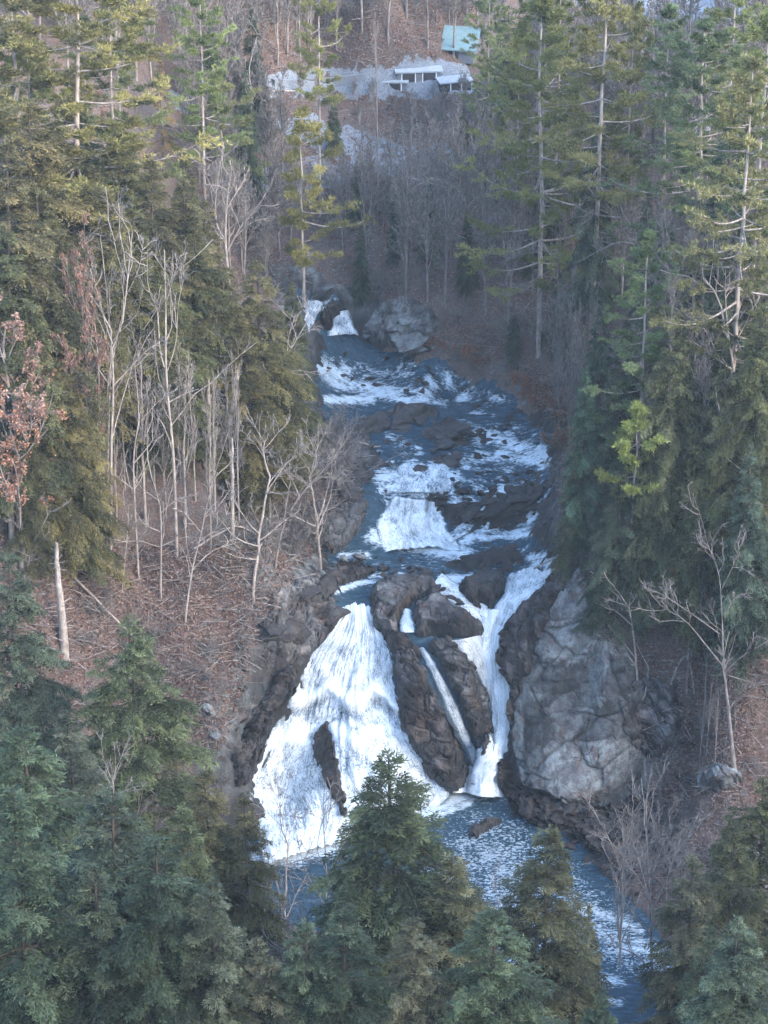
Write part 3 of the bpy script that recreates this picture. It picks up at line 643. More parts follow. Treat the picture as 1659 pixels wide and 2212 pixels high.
import bmesh
def boulder_mesh(seed, mat, flat=.65):
    rng = np.random.default_rng(seed); bm = bmesh.new()
    for _ in range(12):
        v = unit(rng.normal(size=3)) * rng.uniform(.8, 1.05); bm.verts.new((v[0] * 1.15, v[1] * .85, v[2] * flat))
    r = bmesh.ops.convex_hull(bm, input=bm.verts)
    bmesh.ops.delete(bm, geom=list({g for g in r['geom_interior'] + r['geom_unused'] if isinstance(g, bmesh.types.BMVert)}), context='VERTS')
    bmesh.ops.bevel(bm, geom=bm.edges[:], offset=.07, segments=1, affect='EDGES', profile=.5)
    bmesh.ops.triangulate(bm, faces=bm.faces[:])
    bmesh.ops.subdivide_edges(bm, edges=bm.edges[:], cuts=3, use_grid_fill=True)
    P = np.array([v.co[:] for v in bm.verts]); q = fbm(P * 2.2 + seed, 3, seed) * .07 + facet(P * 3.0 + seed, seed, .7, .4) * .09
    for v, k in zip(bm.verts, q): v.co += v.co.normalized() * float(k)
    me = bpy.data.meshes.new('boulder'); bm.to_mesh(me); bm.free()
    me.polygons.foreach_set('use_smooth', np.zeros(len(me.polygons), bool))
    at = me.attributes.new('blk', 'FLOAT', 'POINT'); at.data.foreach_set('value', np.full(len(me.vertices), .35 + .1 * (seed % 4), np.float32))
    me.materials.append(mat); return me
BMAT = {'pale': rock_mat('pale_boulder_stone', .8, 0), 'mid': rock_mat('brown_boulder_stone', .1, .68), 'wet': rock_mat('wet_boulder_stone', 0, .85)}
BM = {kk_: [boulder_mesh(s_ + q_, BMAT[kk_]) for s_ in (1, 2, 3, 4)] for q_, kk_ in ((0, 'pale'), (4, 'mid'), (8, 'wet'))}
def put_boulder(px, py, size, kind, label, group=None, rng=random, sink=.35, lift=0):
    p = cast1(px, py); p = (p[0], p[1], max(p[2], float(bil(BZ, p[0], p[1])) - size * .1))
    o = link('boulder', rng.choice(BM[kind])); o.location = (p[0], p[1], p[2] + size * .5 * (.65 - sink) + lift)
    o.rotation_euler = (rng.uniform(-.4, .4), rng.uniform(-.4, .4), rng.uniform(0, 6.28)); k = size * .5
    o.scale = (k * rng.uniform(.9, 1.3), k * rng.uniform(.8, 1.1), k * rng.uniform(.55, .95))
    return tag(o, label, 'boulder', group)
rb = random.Random(7)
for a in [(1140,875,1.0,'pale','pale boulder at the water edge on the right bank below orange brush'), (1172,858,1.2,'pale','whitish rounded boulder just above the right bank water edge'), (1033,770,1.3,'pale','small light boulder among rust grass on the far right bank'),
          (1065,808,1.0,'pale','pale boulder at the far bank where the river widens'), (812,843,1.3,'wet','dark rock alone in the white rapids upstream'), (905,830,1.0,'wet','small black rock in the middle of the upper rapids'),
          (925,760,1.6,'mid','brown rock at the head of the upper pool'), (1010,1228,1.2,'wet','black boulder at the left tip of the low flat rock'), (1150,1268,1.4,'wet','black boulder in the right arm of the chute'),
          (770,1245,1.3,'wet','black boulder on the brink where the water slides to the wide fall'), (830,1245,1.2,'wet','dark boulder in the line of rocks across the upper pool lip'), (1120,900,1.0,'wet','dark rock near the right edge of the upper river')]:
    put_boulder(*a, rng=rb)
for sx, sy, ss in STONES:
    if sy < 885: kd, lb, gr = 'wet', 'dark wet stone breaking the white water of the upper rapids', 'stones breaking the upper rapids'
    elif sy > 1185: kd, lb, gr = 'wet', 'dark stone at the lip of the upper pool above the falls', 'stones at the lip of the upper pool'
    elif sx < 960: kd, lb, gr = 'mid', 'brownish stone in the water above the white cascade', 'stones above the white cascade'
    elif sy > 1060: kd, lb, gr = 'wet', 'black rock in the shelving bedrock right of the cascade', 'rocks in the bedrock right of the cascade'
    else: kd, lb, gr = 'wet', 'dark stone in the braided rapids on the right of the middle river', 'stones in the braided rapids'
    put_boulder(sx, sy, ss * .85, kd, lb, gr, rb)
def scatter(n, poly, s0, s1, kind, label, group, gap=1.0, lift=0):
    x0, y0 = np.min(poly, 0); x1, y1 = np.max(poly, 0); done = []; poly = [np.array(q, float) for q in poly]; tries = 0
    while len(done) < n and tries < n * 40:
        tries += 1; p = (rb.uniform(x0, x1), rb.uniform(y0, y1)); s_ = s0 + (s1 - s0) * rb.random() ** 2
        if not inside(np.array([p]), poly)[0] or any(math.hypot(p[0] - q[0], (p[1] - q[1]) * 1.6) < (s_ + q[2]) * 15 * gap for q in done): continue
        done.append((*p, s_)); put_boulder(p[0], p[1], s_, kind, label, group, rb, lift=lift)
scatter(16, [(1150,1770),(1300,1740),(1480,1760),(1500,1850),(1330,1870),(1250,1830)], .7, 1.7, 'mid', 'grey brown boulder in the rubble below the pale rock face', 'boulders in the rubble on the right shore of the pool', .8, 0.15)
scatter(10, [(1120,1740),(1200,1780),(1300,1860),(1390,1950),(1360,1950),(1230,1860),(1110,1770)], .6, 1.4, 'wet', 'wet black stone on the right waterline of the pool', 'wet stones along the right waterline of the pool', .8)
scatter(16, [(560,1350),(640,1250),(760,1210),(780,1225),(690,1300),(690,1370),(600,1450)], .6, 1.5, 'pale', 'pale angular block on the left bank above the wide fall', 'angular blocks on the left bank above the wide fall', .8, 0.4)
scatter(14, [(740,1000),(800,950),(860,975),(800,1020),(790,1080),(720,1100),(740,1050)], .7, 1.6, 'mid', 'brown boulder on the left bank beside the middle river', 'boulders along the left bank of the middle river', .8)
scatter(14, [(1200,1100),(1290,1050),(1300,1120),(1230,1200),(1190,1210),(1160,1150)], .7, 1.5, 'mid', 'brown boulder on the right bank beside the upper pool', 'boulders on the right bank beside the upper pool', .8)
scatter(12, [(1400,1450),(1500,1480),(1640,1650),(1600,1720),(1450,1700),(1400,1560)], .6, 1.6, 'mid', 'grey boulder half buried in litter on the right slope', 'half buried boulders on the right slope', 1)
scatter(10, [(1060,800),(1130,860),(1190,900),(1210,870),(1120,800)], .5, 1.1, 'pale', 'light stone on the rusty right bank of the upper river', 'light stones on the rusty right bank', 1)
scatter(8, [(440,1560),(500,1480),(540,1500),(480,1640),(440,1680)], .7, 1.8, 'pale', 'light rock in the brush left of the wide fall', 'light rocks in the brush left of the wide fall', 1)

scatter(14, [(1090,1700),(1130,1760),(1240,1810),(1330,1880),(1300,1800),(1180,1740)], .8, 2.0, 'mid', 'large fallen block under the pale rock face', 'fallen blocks under the pale rock face', .5, 0.6)

scatter(9, [(820,1262),(805,1310),(820,1352),(860,1350),(868,1320),(900,1285),(935,1270)], .9, 2.0, 'mid', 'brown block on the brink right of the wide fall', 'brown blocks on the brink', .45, 0.9)
scatter(7, [(893,1320),(905,1305),(950,1300),(985,1325),(1030,1350),(1030,1370),(970,1372)], .9, 1.8, 'wet', 'dark block on the brink above the brown rib', 'dark blocks on the brink', .45, 0.8)

scatter(16, [(430,1450),(560,1380),(620,1420),(560,1560),(490,1680),(430,1640)], .5, 1.4, 'mid', 'brown stone in the brush left of the wide fall', 'brown stones in the brush left of the wide fall', .6, .3)
scatter(26, [(1130,1745),(1250,1770),(1400,1700),(1500,1740),(1500,1900),(1400,1930),(1300,1850),(1200,1800)], .5, 1.5, 'mid', 'angular brown block in the talus under the pale rock face', 'talus blocks under the pale rock face', .5, .2)

# ledges and islands of the river: heaps of angular blocks, all dipping the same way
def heap(n, poly, s0, s1, kind, label, group, flat=.75, hump=.5, seed=0):
    r = random.Random(seed + 90); pl = [np.array(q, float) for q in poly]; m0 = np.min(pl, 0); m1 = np.max(pl, 0); got = []; k = 0
    while k < n:
        q = (r.uniform(m0[0], m1[0]), r.uniform(m0[1], m1[1]))
        dd = sdf(np.array([q]), pl)[0]
        if dd > 0 or any(math.hypot(q[0] - t[0], (q[1] - t[1]) * 1.9) < 7 for t in got): 
            k += .04; continue
        got.append(q); k += 1; s_ = r.uniform(s0, s1) * (.7 + .5 * min(1, -dd / 18)); p = cast1(*q); z = max(p[2], float(bil(BZ, p[0], p[1])) - .05) + hump * min(1, -dd / 20) - .12 * s_
        o = link('boulder', r.choice(BM[kind])); o.location = (p[0], p[1], z); o.rotation_euler = (r.uniform(-.15, .35), r.uniform(-.45, -.05), r.gauss(.5, .5)); h_ = s_ * .5
        o.scale = (h_ * r.uniform(1.1, 1.8), h_ * r.uniform(.8, 1.2), h_ * r.uniform(.6, 1.1) * flat); tag(o, label, 'boulder', group)
heap(34, [(740,945),(800,905),(870,890),(930,892),(945,915),(900,935),(830,950),(770,970)], 1.3, 2.5, 'mid', 'brown block of the long ledge jutting from the left bank of the river', 'blocks of the long brown ledge', hump=.7, seed=1)
heap(22, [(915,950),(960,922),(1000,935),(1005,975),(1020,990),(1000,1000),(940,992)], 1.2, 2.3, 'mid', 'rusty brown block of the rock island in the middle of the river', 'blocks of the rock island', hump=.9, seed=2)
heap(8, [(1005,965),(1030,945),(1065,960),(1040,980)], 1.0, 1.8, 'wet', 'dark block just right of the rusty rock island', 'dark blocks right of the rock island', hump=.5, seed=3)
heap(16, [(880,1032),(930,1005),(985,992),(1000,1005),(950,1030),(900,1044)], 1.0, 2.0, 'mid', 'brown block of the slanting ledge below the rock island', 'blocks of the slanting ledge', hump=.4, seed=4)
heap(58, [(1000,1100),(1060,1060),(1130,1045),(1190,1030),(1195,1090),(1150,1155),(1060,1150),(985,1140),(965,1110)], 1.1, 2.8, 'wet', 'dark wet slab of the bedrock shelf right of the white cascade', 'slabs of the bedrock shelf', flat=.5, hump=.15, seed=5)
heap(24, [(955,1245),(1000,1212),(1065,1192),(1125,1198),(1150,1215),(1110,1236),(1040,1248)], 1.2, 2.6, 'wet', 'dark flat block at the lip of the upper pool', 'flat blocks at the lip of the upper pool', flat=.6, hump=.35, seed=6)
heap(12, [(905,1088),(925,1068),(995,1075),(1010,1110),(975,1132),(945,1112)], .9, 1.8, 'wet', 'black block standing beside the top of the white cascade', 'black blocks beside the top of the cascade', hump=.4, seed=7)
heap(20, [(700,1250),(760,1240),(860,1246),(950,1250),(940,1264),(830,1260),(730,1264)], .6, 1.4, 'wet', 'black stone in the row across the water above the wide fall', 'black stones in the row above the wide fall', hump=.1, seed=8)
heap(20, [(690,1080),(720,1010),(770,960),(800,975),(800,1020),(775,1060),(785,1095),(740,1120)], 1.0, 2.3, 'mid', 'brown block heaped on the left shore beside the cascade', 'brown blocks on the left shore beside the cascade', hump=.3, seed=9)
heap(26, [(570,1380),(640,1270),(720,1225),(760,1230),(720,1290),(720,1340),(650,1430),(600,1430)], 1.0, 2.6, 'mid', 'grey brown slab in the jumble on the left bank above the wide fall', 'slabs of the jumble above the wide fall', hump=.5, seed=10)
heap(18, [(1195,1190),(1215,1150),(1280,1090),(1300,1130),(1250,1190),(1210,1230)], 1.0, 2.2, 'wet', 'dark block on the right shore above the leaning rib', 'dark blocks on the right shore above the rib', hump=.3, seed=11)
heap(14, [(780,735),(860,668),(940,695),(930,750),(860,762)], 1.5, 3.2, 'pale', 'pale block of the boulder mass beside the upper fall', 'pale blocks beside the upper fall', hump=.9, seed=12)

# the largest 290 stay boulders of their own; the small rest is one bed of stones
_all = sorted([o for o in col.objects if o.name.startswith('boulder')], key=lambda o: -(o.scale[0] * o.scale[1] * o.scale[2]))
_single = {}
for o in _all: _single.setdefault(o.get('group') or o.name, []).append(o)
_keep = [q for g_, v in _single.items() if len(v) == 1 for q in v]
_keepset = {o.name for o in _keep}
for o in _all:
    if len(_keepset) >= 290: break
    _keepset.add(o.name)
_cache = {}; VV, FF3, MI, BK, nn = [], [], [], [], 0; _mats = [BMAT['pale'], BMAT['mid'], BMAT['wet']]
for o in _all:
    if o.name in _keepset: continue
    me = o.data
    if me.name not in _cache:
        v = np.empty(len(me.vertices) * 3, np.float32); me.vertices.foreach_get('co', v)
        _cache[me.name] = (v.reshape(-1, 3), [tuple(p.vertices) for p in me.polygons], _mats.index(me.materials[0]))
    v, fs, mi = _cache[me.name]; e_ = o.rotation_euler
    w_ = (v * np.array(o.scale)) @ rotm(e_.x, e_.y, e_.z).T + np.array(o.location)
    VV.append(w_); FF3 += [tuple(i + nn for i in f) for f in fs]; MI += [mi] * len(fs); nn += len(v)
me = bpy.data.meshes.new('river_stones'); me.from_pydata(np.concatenate(VV).tolist(), [], FF3)
for q in _mats: me.materials.append(q)
me.polygons.foreach_set('material_index', np.array(MI, np.int32))
at = me.attributes.new('blk', 'FLOAT', 'POINT'); at.data.foreach_set('value', np.full(len(me.vertices), .5, np.float32))
for o in [q for q in _all if q.name not in _keepset]: bpy.data.objects.remove(o)
tag(link('river_stones', me), 'small stones strewn in the rapids and along the banks', 'stones', kind='stuff')
# ------------------------------------------------------------------ trees
HEM = foliage_mat('hemlock_needles', (.014, .021, .012), (.070, .080, .044), (.19, .20, .112))
PINE = foliage_mat('pine_needles', (.050, .060, .030), (.15, .165, .080), (.31, .325, .165))
BARK = bark_mat('grey_bark', (.10, .086, .076), (.23, .20, .18), (.40, .36, .32))
BARKP = bark_mat('pale_bark', (.19, .155, .135), (.36, .31, .27), (.54, .48, .43))
BARKD = bark_mat('dark_bark', (.03, .024, .02), (.08, .065, .052), (.16, .13, .105))
TWIG = bark_mat('twig_bark', (.095, .085, .078), (.19, .172, .158), (.32, .295, .275))
DRYL = foliage_mat('dry_oak_leaves', (.12, .075, .055), (.26, .165, .125), (.44, .33, .26))
def trunk_line(H, r0, rng, n=14, wob=.12, lean=(0, 0), r1=.03):
    t = np.linspace(0, 1, n); P = np.zeros((1, n, 3)); P[0, :, 2] = t * H
    P[0, :, 0] = np.cumsum(rng.normal(size=n)) * wob * t + lean[0] * t * H; P[0, :, 1] = np.cumsum(rng.normal(size=n)) * wob * t + lean[1] * t * H
    P[0, :, :2] -= P[0, 0, :2]
    P[0, 0, 2] = -.8
    return P, (r0 * (1 - t) ** .8 + r1)[None]
def along(P, s):
    """P (M,n,3), s (M,k) -> points, tangents"""
    M, n, _ = P.shape; f = np.clip(s, 0, .9999) * (n - 1); i = f.astype(int); u = (f - i)[..., None]
    r = np.arange(M)[:, None]; a = P[r, i]; b = P[r, i + 1]
    return a * (1 - u) + b * u, unit(b - a)
def spawn(P, R, k, srange, ang, lf, n, rng, trop=.15, wob=.18, rf=.55, taper=.3, rmin=.012, length=None, tip=.6):
    M = len(P); s = rng.uniform(srange[0], srange[1], (M, k)); s.sort(1)
    C, Tn = along(P, s)
    ri = np.take_along_axis(R, (np.clip(s, 0, .999) * (R.shape[1] - 1)).astype(int), 1)
    L0 = np.linalg.norm(np.diff(P, axis=1), axis=2).sum(1)[:, None] if length is None else length
    L = L0 * lf * (1 - tip * s) * rng.uniform(.65, 1.25, (M, k))
    perp = unit(np.cross(Tn, unit(rng.normal(size=(M, k, 3)))))
    a = np.radians(rng.uniform(ang[0], ang[1], (M, k)))[..., None]
    D = unit(Tn * np.cos(a) + perp * np.sin(a) + np.array([0, 0, trop]))
    C = C.reshape(-1, 3); D = D.reshape(-1, 3); L = L.reshape(-1)
    pts = [C]; d = D; st = (L / (n - 1))[:, None]
    for _ in range(n - 1):
        d = unit(d + rng.normal(size=d.shape) * wob + np.array([0, 0, trop * .5])); pts.append(pts[-1] + d * st)
    Q = np.stack(pts, 1); r = np.maximum(np.minimum(ri.reshape(-1) * rf, L * .03 + .01), rmin)
    RR = np.maximum(r[:, None] * np.linspace(1, taper, n)[None], rmin * .8)
    return Q, RR
def tint_mesh(name, parts, mat, smooth=True, rng=None):
    """tubes with one material or, for a list of materials, one each; a Geo among the parts brings its leaves"""
    g = Geo(); mi = []
    for k, q in enumerate(parts):
        if isinstance(q, Geo):
            V, Fq, a = np.concatenate(q.V), np.concatenate(q.F), np.concatenate(q.A)
        else:
            V, Fq = tubes(*q); a = .5
        g.add(V, Fq, a); mi.append(np.full(len(Fq), min(k, len(mat) - 1) if isinstance(mat, list) else 0))
    me = g.mesh(name, mat[0] if isinstance(mat, list) else mat, smooth)
    if isinstance(mat, list):
        for q in mat[1:]: me.materials.append(q)
        me.polygons.foreach_set('material_index', np.concatenate(mi).astype(np.int32))
    return me
def hemlock(seed, H=20.0, Rc=4.2, nb=150, base=.06, full=.85, droop=.30, cut=None):
    rng = np.random.default_rng(seed); g = Geo()
    P, R = trunk_line(H, H * .011, rng, wob=.06)
    t = np.sort(rng.uniform(base, 1, nb) ** .9); t[-4:] = [.965, .975, .985, .993]
    az = rng.uniform(0, 2 * pi, nb) + np.arange(nb) * 2.4
    shape = np.interp(t, [0, .1, .25, .5, .75, .9, .97, 1], [.8, 1, 1, .78, .50, .27, .12, .05])
    L = Rc * shape * rng.uniform(.72, 1.14, nb) * (1 + .22 * np.sin(az * 2 + seed)); L = np.maximum(L, .3)
    C0, _ = along(P, t[None]); C0 = C0[0]
    el = np.interp(t, [0, .5, .9, 1], [-.12, .05, .45, 1.1]) + rng.normal(size=nb) * .10
    n = 9; s = np.linspace(0, 1, n)
    hd = np.stack([np.cos(az), np.sin(az), az * 0], 1)
    BP = C0[:, None] + hd[:, None] * (L[:, None] * s[None] * np.cos(el)[:, None])[..., None]
    BP[..., 2] += (np.sin(el) * L)[:, None] * s[None] - droop * (L[:, None] ** 1.1) * s[None] ** 2.2
    BR = np.maximum(L[:, None] * .012 * (1 - s[None] * .85), .012)
    tint_b = np.clip(rng.normal(.42, .24, nb), 0, 1)
    # side twigs
    Cs, Ds, Ss, Ls, Ws, Ts = [], [], [], [], [], []
    for b in range(nb):
        k = max(5, int(L[b] * 11 * full)); ss = rng.uniform(.12, 1, k) ** .8
        p, tn = along(BP[b:b + 1], ss[None]); p = p[0]; tn = tn[0]
        side = np.where(rng.random(k) < .5, 1, -1)[:, None]; sv = unit(np.cross(tn, [0, 0, 1.]))
        tl = np.clip(.42 * L[b] * (1.12 - ss) + .18, .2, 1.15) * rng.uniform(.7, 1.2, k)
        d = unit(tn * .75 + sv * side * rng.uniform(.35, .95, (k, 1)) + np.c_[np.zeros(k), np.zeros(k), rng.normal(-.16, .2, k)])
        m = np.maximum(2, (tl / .115).astype(int)); mm = m.max(); u = (np.arange(mm)[None] + .5) / m[:, None]; ok = u <= 1
        q = p[:, None] + d[:, None] * (u * tl[:, None])[..., None]; q[..., 2] -= .16 * (u * tl[:, None]) ** 2 * 2
        for sg in (1, -1):
            sv2 = unit(np.cross(d, [0, 0, 1.]))
            ld = unit(d[:, None] * rng.uniform(.5, 1.1, (k, mm, 1)) + sg * sv2[:, None] * .75 + rng.normal(size=(k, mm, 3)) * .22 + np.array([0, 0, -.10]))
            Cs.append(q[ok]); Ds.append(ld[ok]); c = ok.sum(); Ls.append(rng.uniform(.17, .34, c)); Ws.append(rng.uniform(.055, .105, c))
            nrm = unit(np.cross(ld[ok], unit(rng.normal(size=(c, 3)) * .45 + np.array([0, 0, 1.])))); Ss.append(nrm)
            Ts.append(np.clip(tint_b[b] + rng.normal(size=c) * .13 + (u[ok] > .75) * .16, 0, 1))
    # leader
    k = 40; z = rng.uniform(.93, 1.0, k) * H; Cs.append(np.c_[P[0, -1, 0] + rng.normal(size=k) * .02, P[0, -1, 1] + rng.normal(size=k) * .02, z]); Ds.append(unit(np.c_[rng.normal(size=(k, 2)), rng.uniform(.3, 1.6, k)]))
    Ls.append(rng.uniform(.2, .35, k)); Ws.append(np.full(k, .08)); Ss.append(unit(rng.normal(size=(k, 3)))); Ts.append(np.full(k, .7))
    C = np.concatenate(Cs); D = np.concatenate(Ds); S = np.concatenate(Ss); Lh = np.concatenate(Ls); W = np.concatenate(Ws); TT = np.concatenate(Ts)
    V, Fq = cards(C, D, S, Lh, W); g.add(V, Fq, np.repeat(TT, 4))
    tk = tint_mesh('trunk', [(P, R, 7)], BARKD)
    return {'trunk': tk, 'crown': tint_mesh('crown', [(BP, BR, 3), g], [BARKD, HEM], False), 'H': H, 'R': Rc}
def pine(seed, H=26.0, Rc=4.6, base=.3, nb=44, mat=None, az_bias=None, dens=1.0, up=.1):
    rng = np.random.default_rng(seed); g = Geo()
    P, R = trunk_line(H, H * .0068, rng, wob=.10, r1=.035)
    nw = int(nb / 4); wz = np.linspace(base, .985, nw) + rng.normal(size=nw) * .012
    t = np.clip(np.repeat(wz, 4) + rng.normal(size=nw * 4) * .004, .05, .995); nb = len(t)
    az = (np.tile(np.arange(4) * pi / 2, nw) + np.repeat(rng.uniform(0, 6.3, nw), 4) + rng.normal(size=nb) * .3)
    shape = np.interp(t, [base, base + (1 - base) * .35, .75, .92, 1], [.85, 1, .78, .42, .10])
    L = Rc * shape * rng.uniform(.35, 1.2, nb); L = np.maximum(L, .4)
    if az_bias is not None: L *= np.clip(.75 + .45 * np.cos(az - az_bias), .25, 1.3)
    keep = rng.random(nb) < np.interp(t, [0, .6, 1], [.72, .9, 1]); t, az, L = t[keep], az[keep], L[keep]; nb = len(t)
    C0 = along(P, t[None])[0][0]
    el = np.interp(t, [0, .6, .9, 1], [-.05, .12, .5, 1.15]) + rng.normal(size=nb) * .08
    n = 8; s = np.linspace(0, 1, n); hd = np.stack([np.cos(az), np.sin(az), az * 0], 1)
    BP = C0[:, None] + hd[:, None] * (L[:, None] * s[None] * np.cos(el)[:, None])[..., None]
    BP[..., 2] += (np.sin(el) * L)[:, None] * s[None] - .12 * L[:, None] * np.sin(s[None] * pi * .8) + up * L[:, None] * s[None] ** 3
    BR = np.maximum(L[:, None] * .016 * (1 - s[None] * .8), .014)
    # dead stubs below the crown
    tb = np.sort(rng.uniform(.08, base + .1, 22)); Cb = along(P, tb[None])[0][0]; ab = rng.uniform(0, 6.3, 22); lb = rng.uniform(.4, 1.6, 22)
    SB = Cb[:, None] + (np.stack([np.cos(ab), np.sin(ab), ab * 0 - .08], 1)[:, None] * (lb[:, None] * np.linspace(0, 1, 5)[None])[..., None])
    SR = np.tile(np.linspace(.035, .014, 5), (22, 1))
    SP, SRr = spawn(BP, BR, 7, (.3, 1), (30, 65), .38, 5, rng, .06, .1, .5, tip=.45)
    SP[..., 2] = SP[:, :1, 2] + (SP[..., 2] - SP[:, :1, 2]) * .4
    Cs, Ds, Ts = [], [], []
    btint = np.clip(rng.normal(.48, .17, nb), 0, 1)
    def tuft(C, tn, tb_, per):
        k = len(C); d = unit(tn[:, None] * rng.uniform(.2, 1, (k, per, 1)) + rng.normal(size=(k, per, 3)) * .55 + np.array([0, 0, .42]))
        Cs.append(np.repeat(C[:, None], per, 1).reshape(-1, 3)); Ds.append(d.reshape(-1, 3)); Ts.append(np.repeat(tb_, per))
    for (Q, bi) in ((SP, np.repeat(np.arange(nb), 7)),):
        k = int(9 * dens); s_ = rng.uniform(.15, 1, (len(Q), k)); c, tn = along(Q, s_)
        c = c + rng.normal(size=c.shape) * np.array([.16, .16, .05])
        tuft(c.reshape(-1, 3), tn.reshape(-1, 3), np.repeat(btint[bi], k), 10)
    k = int(9 * dens); s_ = rng.uniform(.55, 1, (nb, k)); c, tn = along(BP, s_); tuft(c.reshape(-1, 3), tn.reshape(-1, 3), np.repeat(btint, k), 10)
    C = np.concatenate(Cs); D = np.concatenate(Ds); TT = np.concatenate(Ts); c = len(C)
    V, Fq = cards(C, D, unit(np.cross(D, rng.normal(size=(c, 3)))), rng.uniform(.22, .40, c), rng.uniform(.045, .075, c))
    g.add(V, Fq, np.repeat(np.clip(TT + rng.normal(size=c) * .1, 0, 1), 4))
    return {'trunk': tint_mesh('trunk', [(P, R, 8)], BARKP), 'crown': tint_mesh('crown', [(BP, BR, 4), (SB, SR, 3), (SP, SRr, 3), g], [BARK, BARK, BARK, mat or PINE], False), 'H': H, 'R': Rc}
def dry_leaves(Q, n, rng, size=.13, mat=None):
    s_ = rng.uniform(.2, 1, (len(Q), n)); c, tn = along(Q, s_); c = c.reshape(-1, 3) + rng.normal(size=(len(Q) * n, 3)) * .05; k = len(c)
    D = unit(rng.normal(size=(k, 3)) + np.array([0, 0, -.4])); g = Geo(); V, Fq = cards(c, D, unit(np.cross(D, rng.normal(size=(k, 3)))), rng.uniform(.7, 1.3, k) * size * 1.5, rng.uniform(.7, 1.2, k) * size)
    g.add(V, Fq, np.repeat(np.clip(rng.normal(.5, .22, k), 0, 1), 4)); return g.mesh('dry_leaves', mat or DRYL)
def bare(seed, H=16.0, nl=14, base=.35, ang=(22, 45), lf=.42, mat=None, tw=None, fork=False, leaves=0, wob=.14, dens=1.0, lean=(0, 0), r0=.010, trop=.3, tk=1.0):
    rng = np.random.default_rng(seed)
    P, R = trunk_line(H, H * r0, rng, wob=wob, lean=lean)
    A = spawn(P, R, nl, (base, .97), ang, lf, 8, rng, trop, .13, .55, .35, .02, tip=.62)
    B = spawn(*A, int(6 * dens), (.2, 1), (25, 55), .45, 6, rng, .12, .2, .55, .35, .018 * tk)
    C = spawn(*B, int(5 * dens), (.15, 1), (25, 60), .50, 4, rng, .08, .22, .6, .5, .014 * tk)
    D = spawn(*C, 3, (.1, 1), (20, 60), .55, 3, rng, .05, .2, .6, .6, .011 * tk)
    d = {'trunk': tint_mesh('trunk', [(P, R, 7)], mat or BARK), 'crown': tint_mesh('crown', [(A[0], A[1], 5), (B[0], B[1], 4), (C[0], C[1], 3), (D[0], D[1], 3)], [mat or BARK, mat or BARK, tw or TWIG, tw or TWIG]), 'H': H, 'R': H * lf * .6}
    if leaves: d['dry_leaves'] = dry_leaves(C[0], leaves, rng, .085)
    return d
def shrub(seed, H=3.0, ns=9, leaves=0, mat=None):
    rng = np.random.default_rng(seed); n = 8; az = rng.uniform(0, 6.3, ns); el = rng.uniform(.25, 1.1, ns)
    d = np.stack([np.cos(az) * np.sin(el * .6), np.sin(az) * np.sin(el * .6), np.cos(el * .6)], 1); pts = [rng.normal(size=(ns, 3)) * np.array([.25, .25, 0]) - np.array([0, 0, .2])]
    for _ in range(n - 1):
        d = unit(d + rng.normal(size=d.shape) * .14); pts.append(pts[-1] + d * (H / (n - 1)) * rng.uniform(.7, 1.1, (ns, 1)))
    A = (np.stack(pts, 1), np.tile(np.linspace(.03, .012, n), (ns, 1)))
    B = spawn(*A, 8, (.2, 1), (25, 60), .4, 5, rng, .1, .2, .6, .5, .012)
    C = spawn(*B, 6, (.1, 1), (25, 65), .5, 3, rng, .05, .25, .7, .6, .013)
    d_ = {'stems': tint_mesh('stems', [(A[0], A[1], 4), (B[0], B[1], 3), (C[0], C[1], 3)], mat or TWIG), 'H': H, 'R': H * .6}
    if leaves: d_['dry_leaves'] = dry_leaves(C[0], leaves, rng, .12)
    return d_
def snag(seed, H=10, mat=None):
    rng = np.random.default_rng(seed); P, R = trunk_line(H, H * .017, rng, wob=.04, r1=.09)
    S, SR = spawn(P, R, 34, (.2, .98), (60, 95), .07, 4, rng, 0, .12, .25, .5, .02, tip=.2)
    return {'trunk': tint_mesh('trunk', [(P, R, 8)], mat or BARKP), 'stubs': tint_mesh('stubs', [(S, SR, 4)], mat or BARKP), 'H': H, 'R': 1}
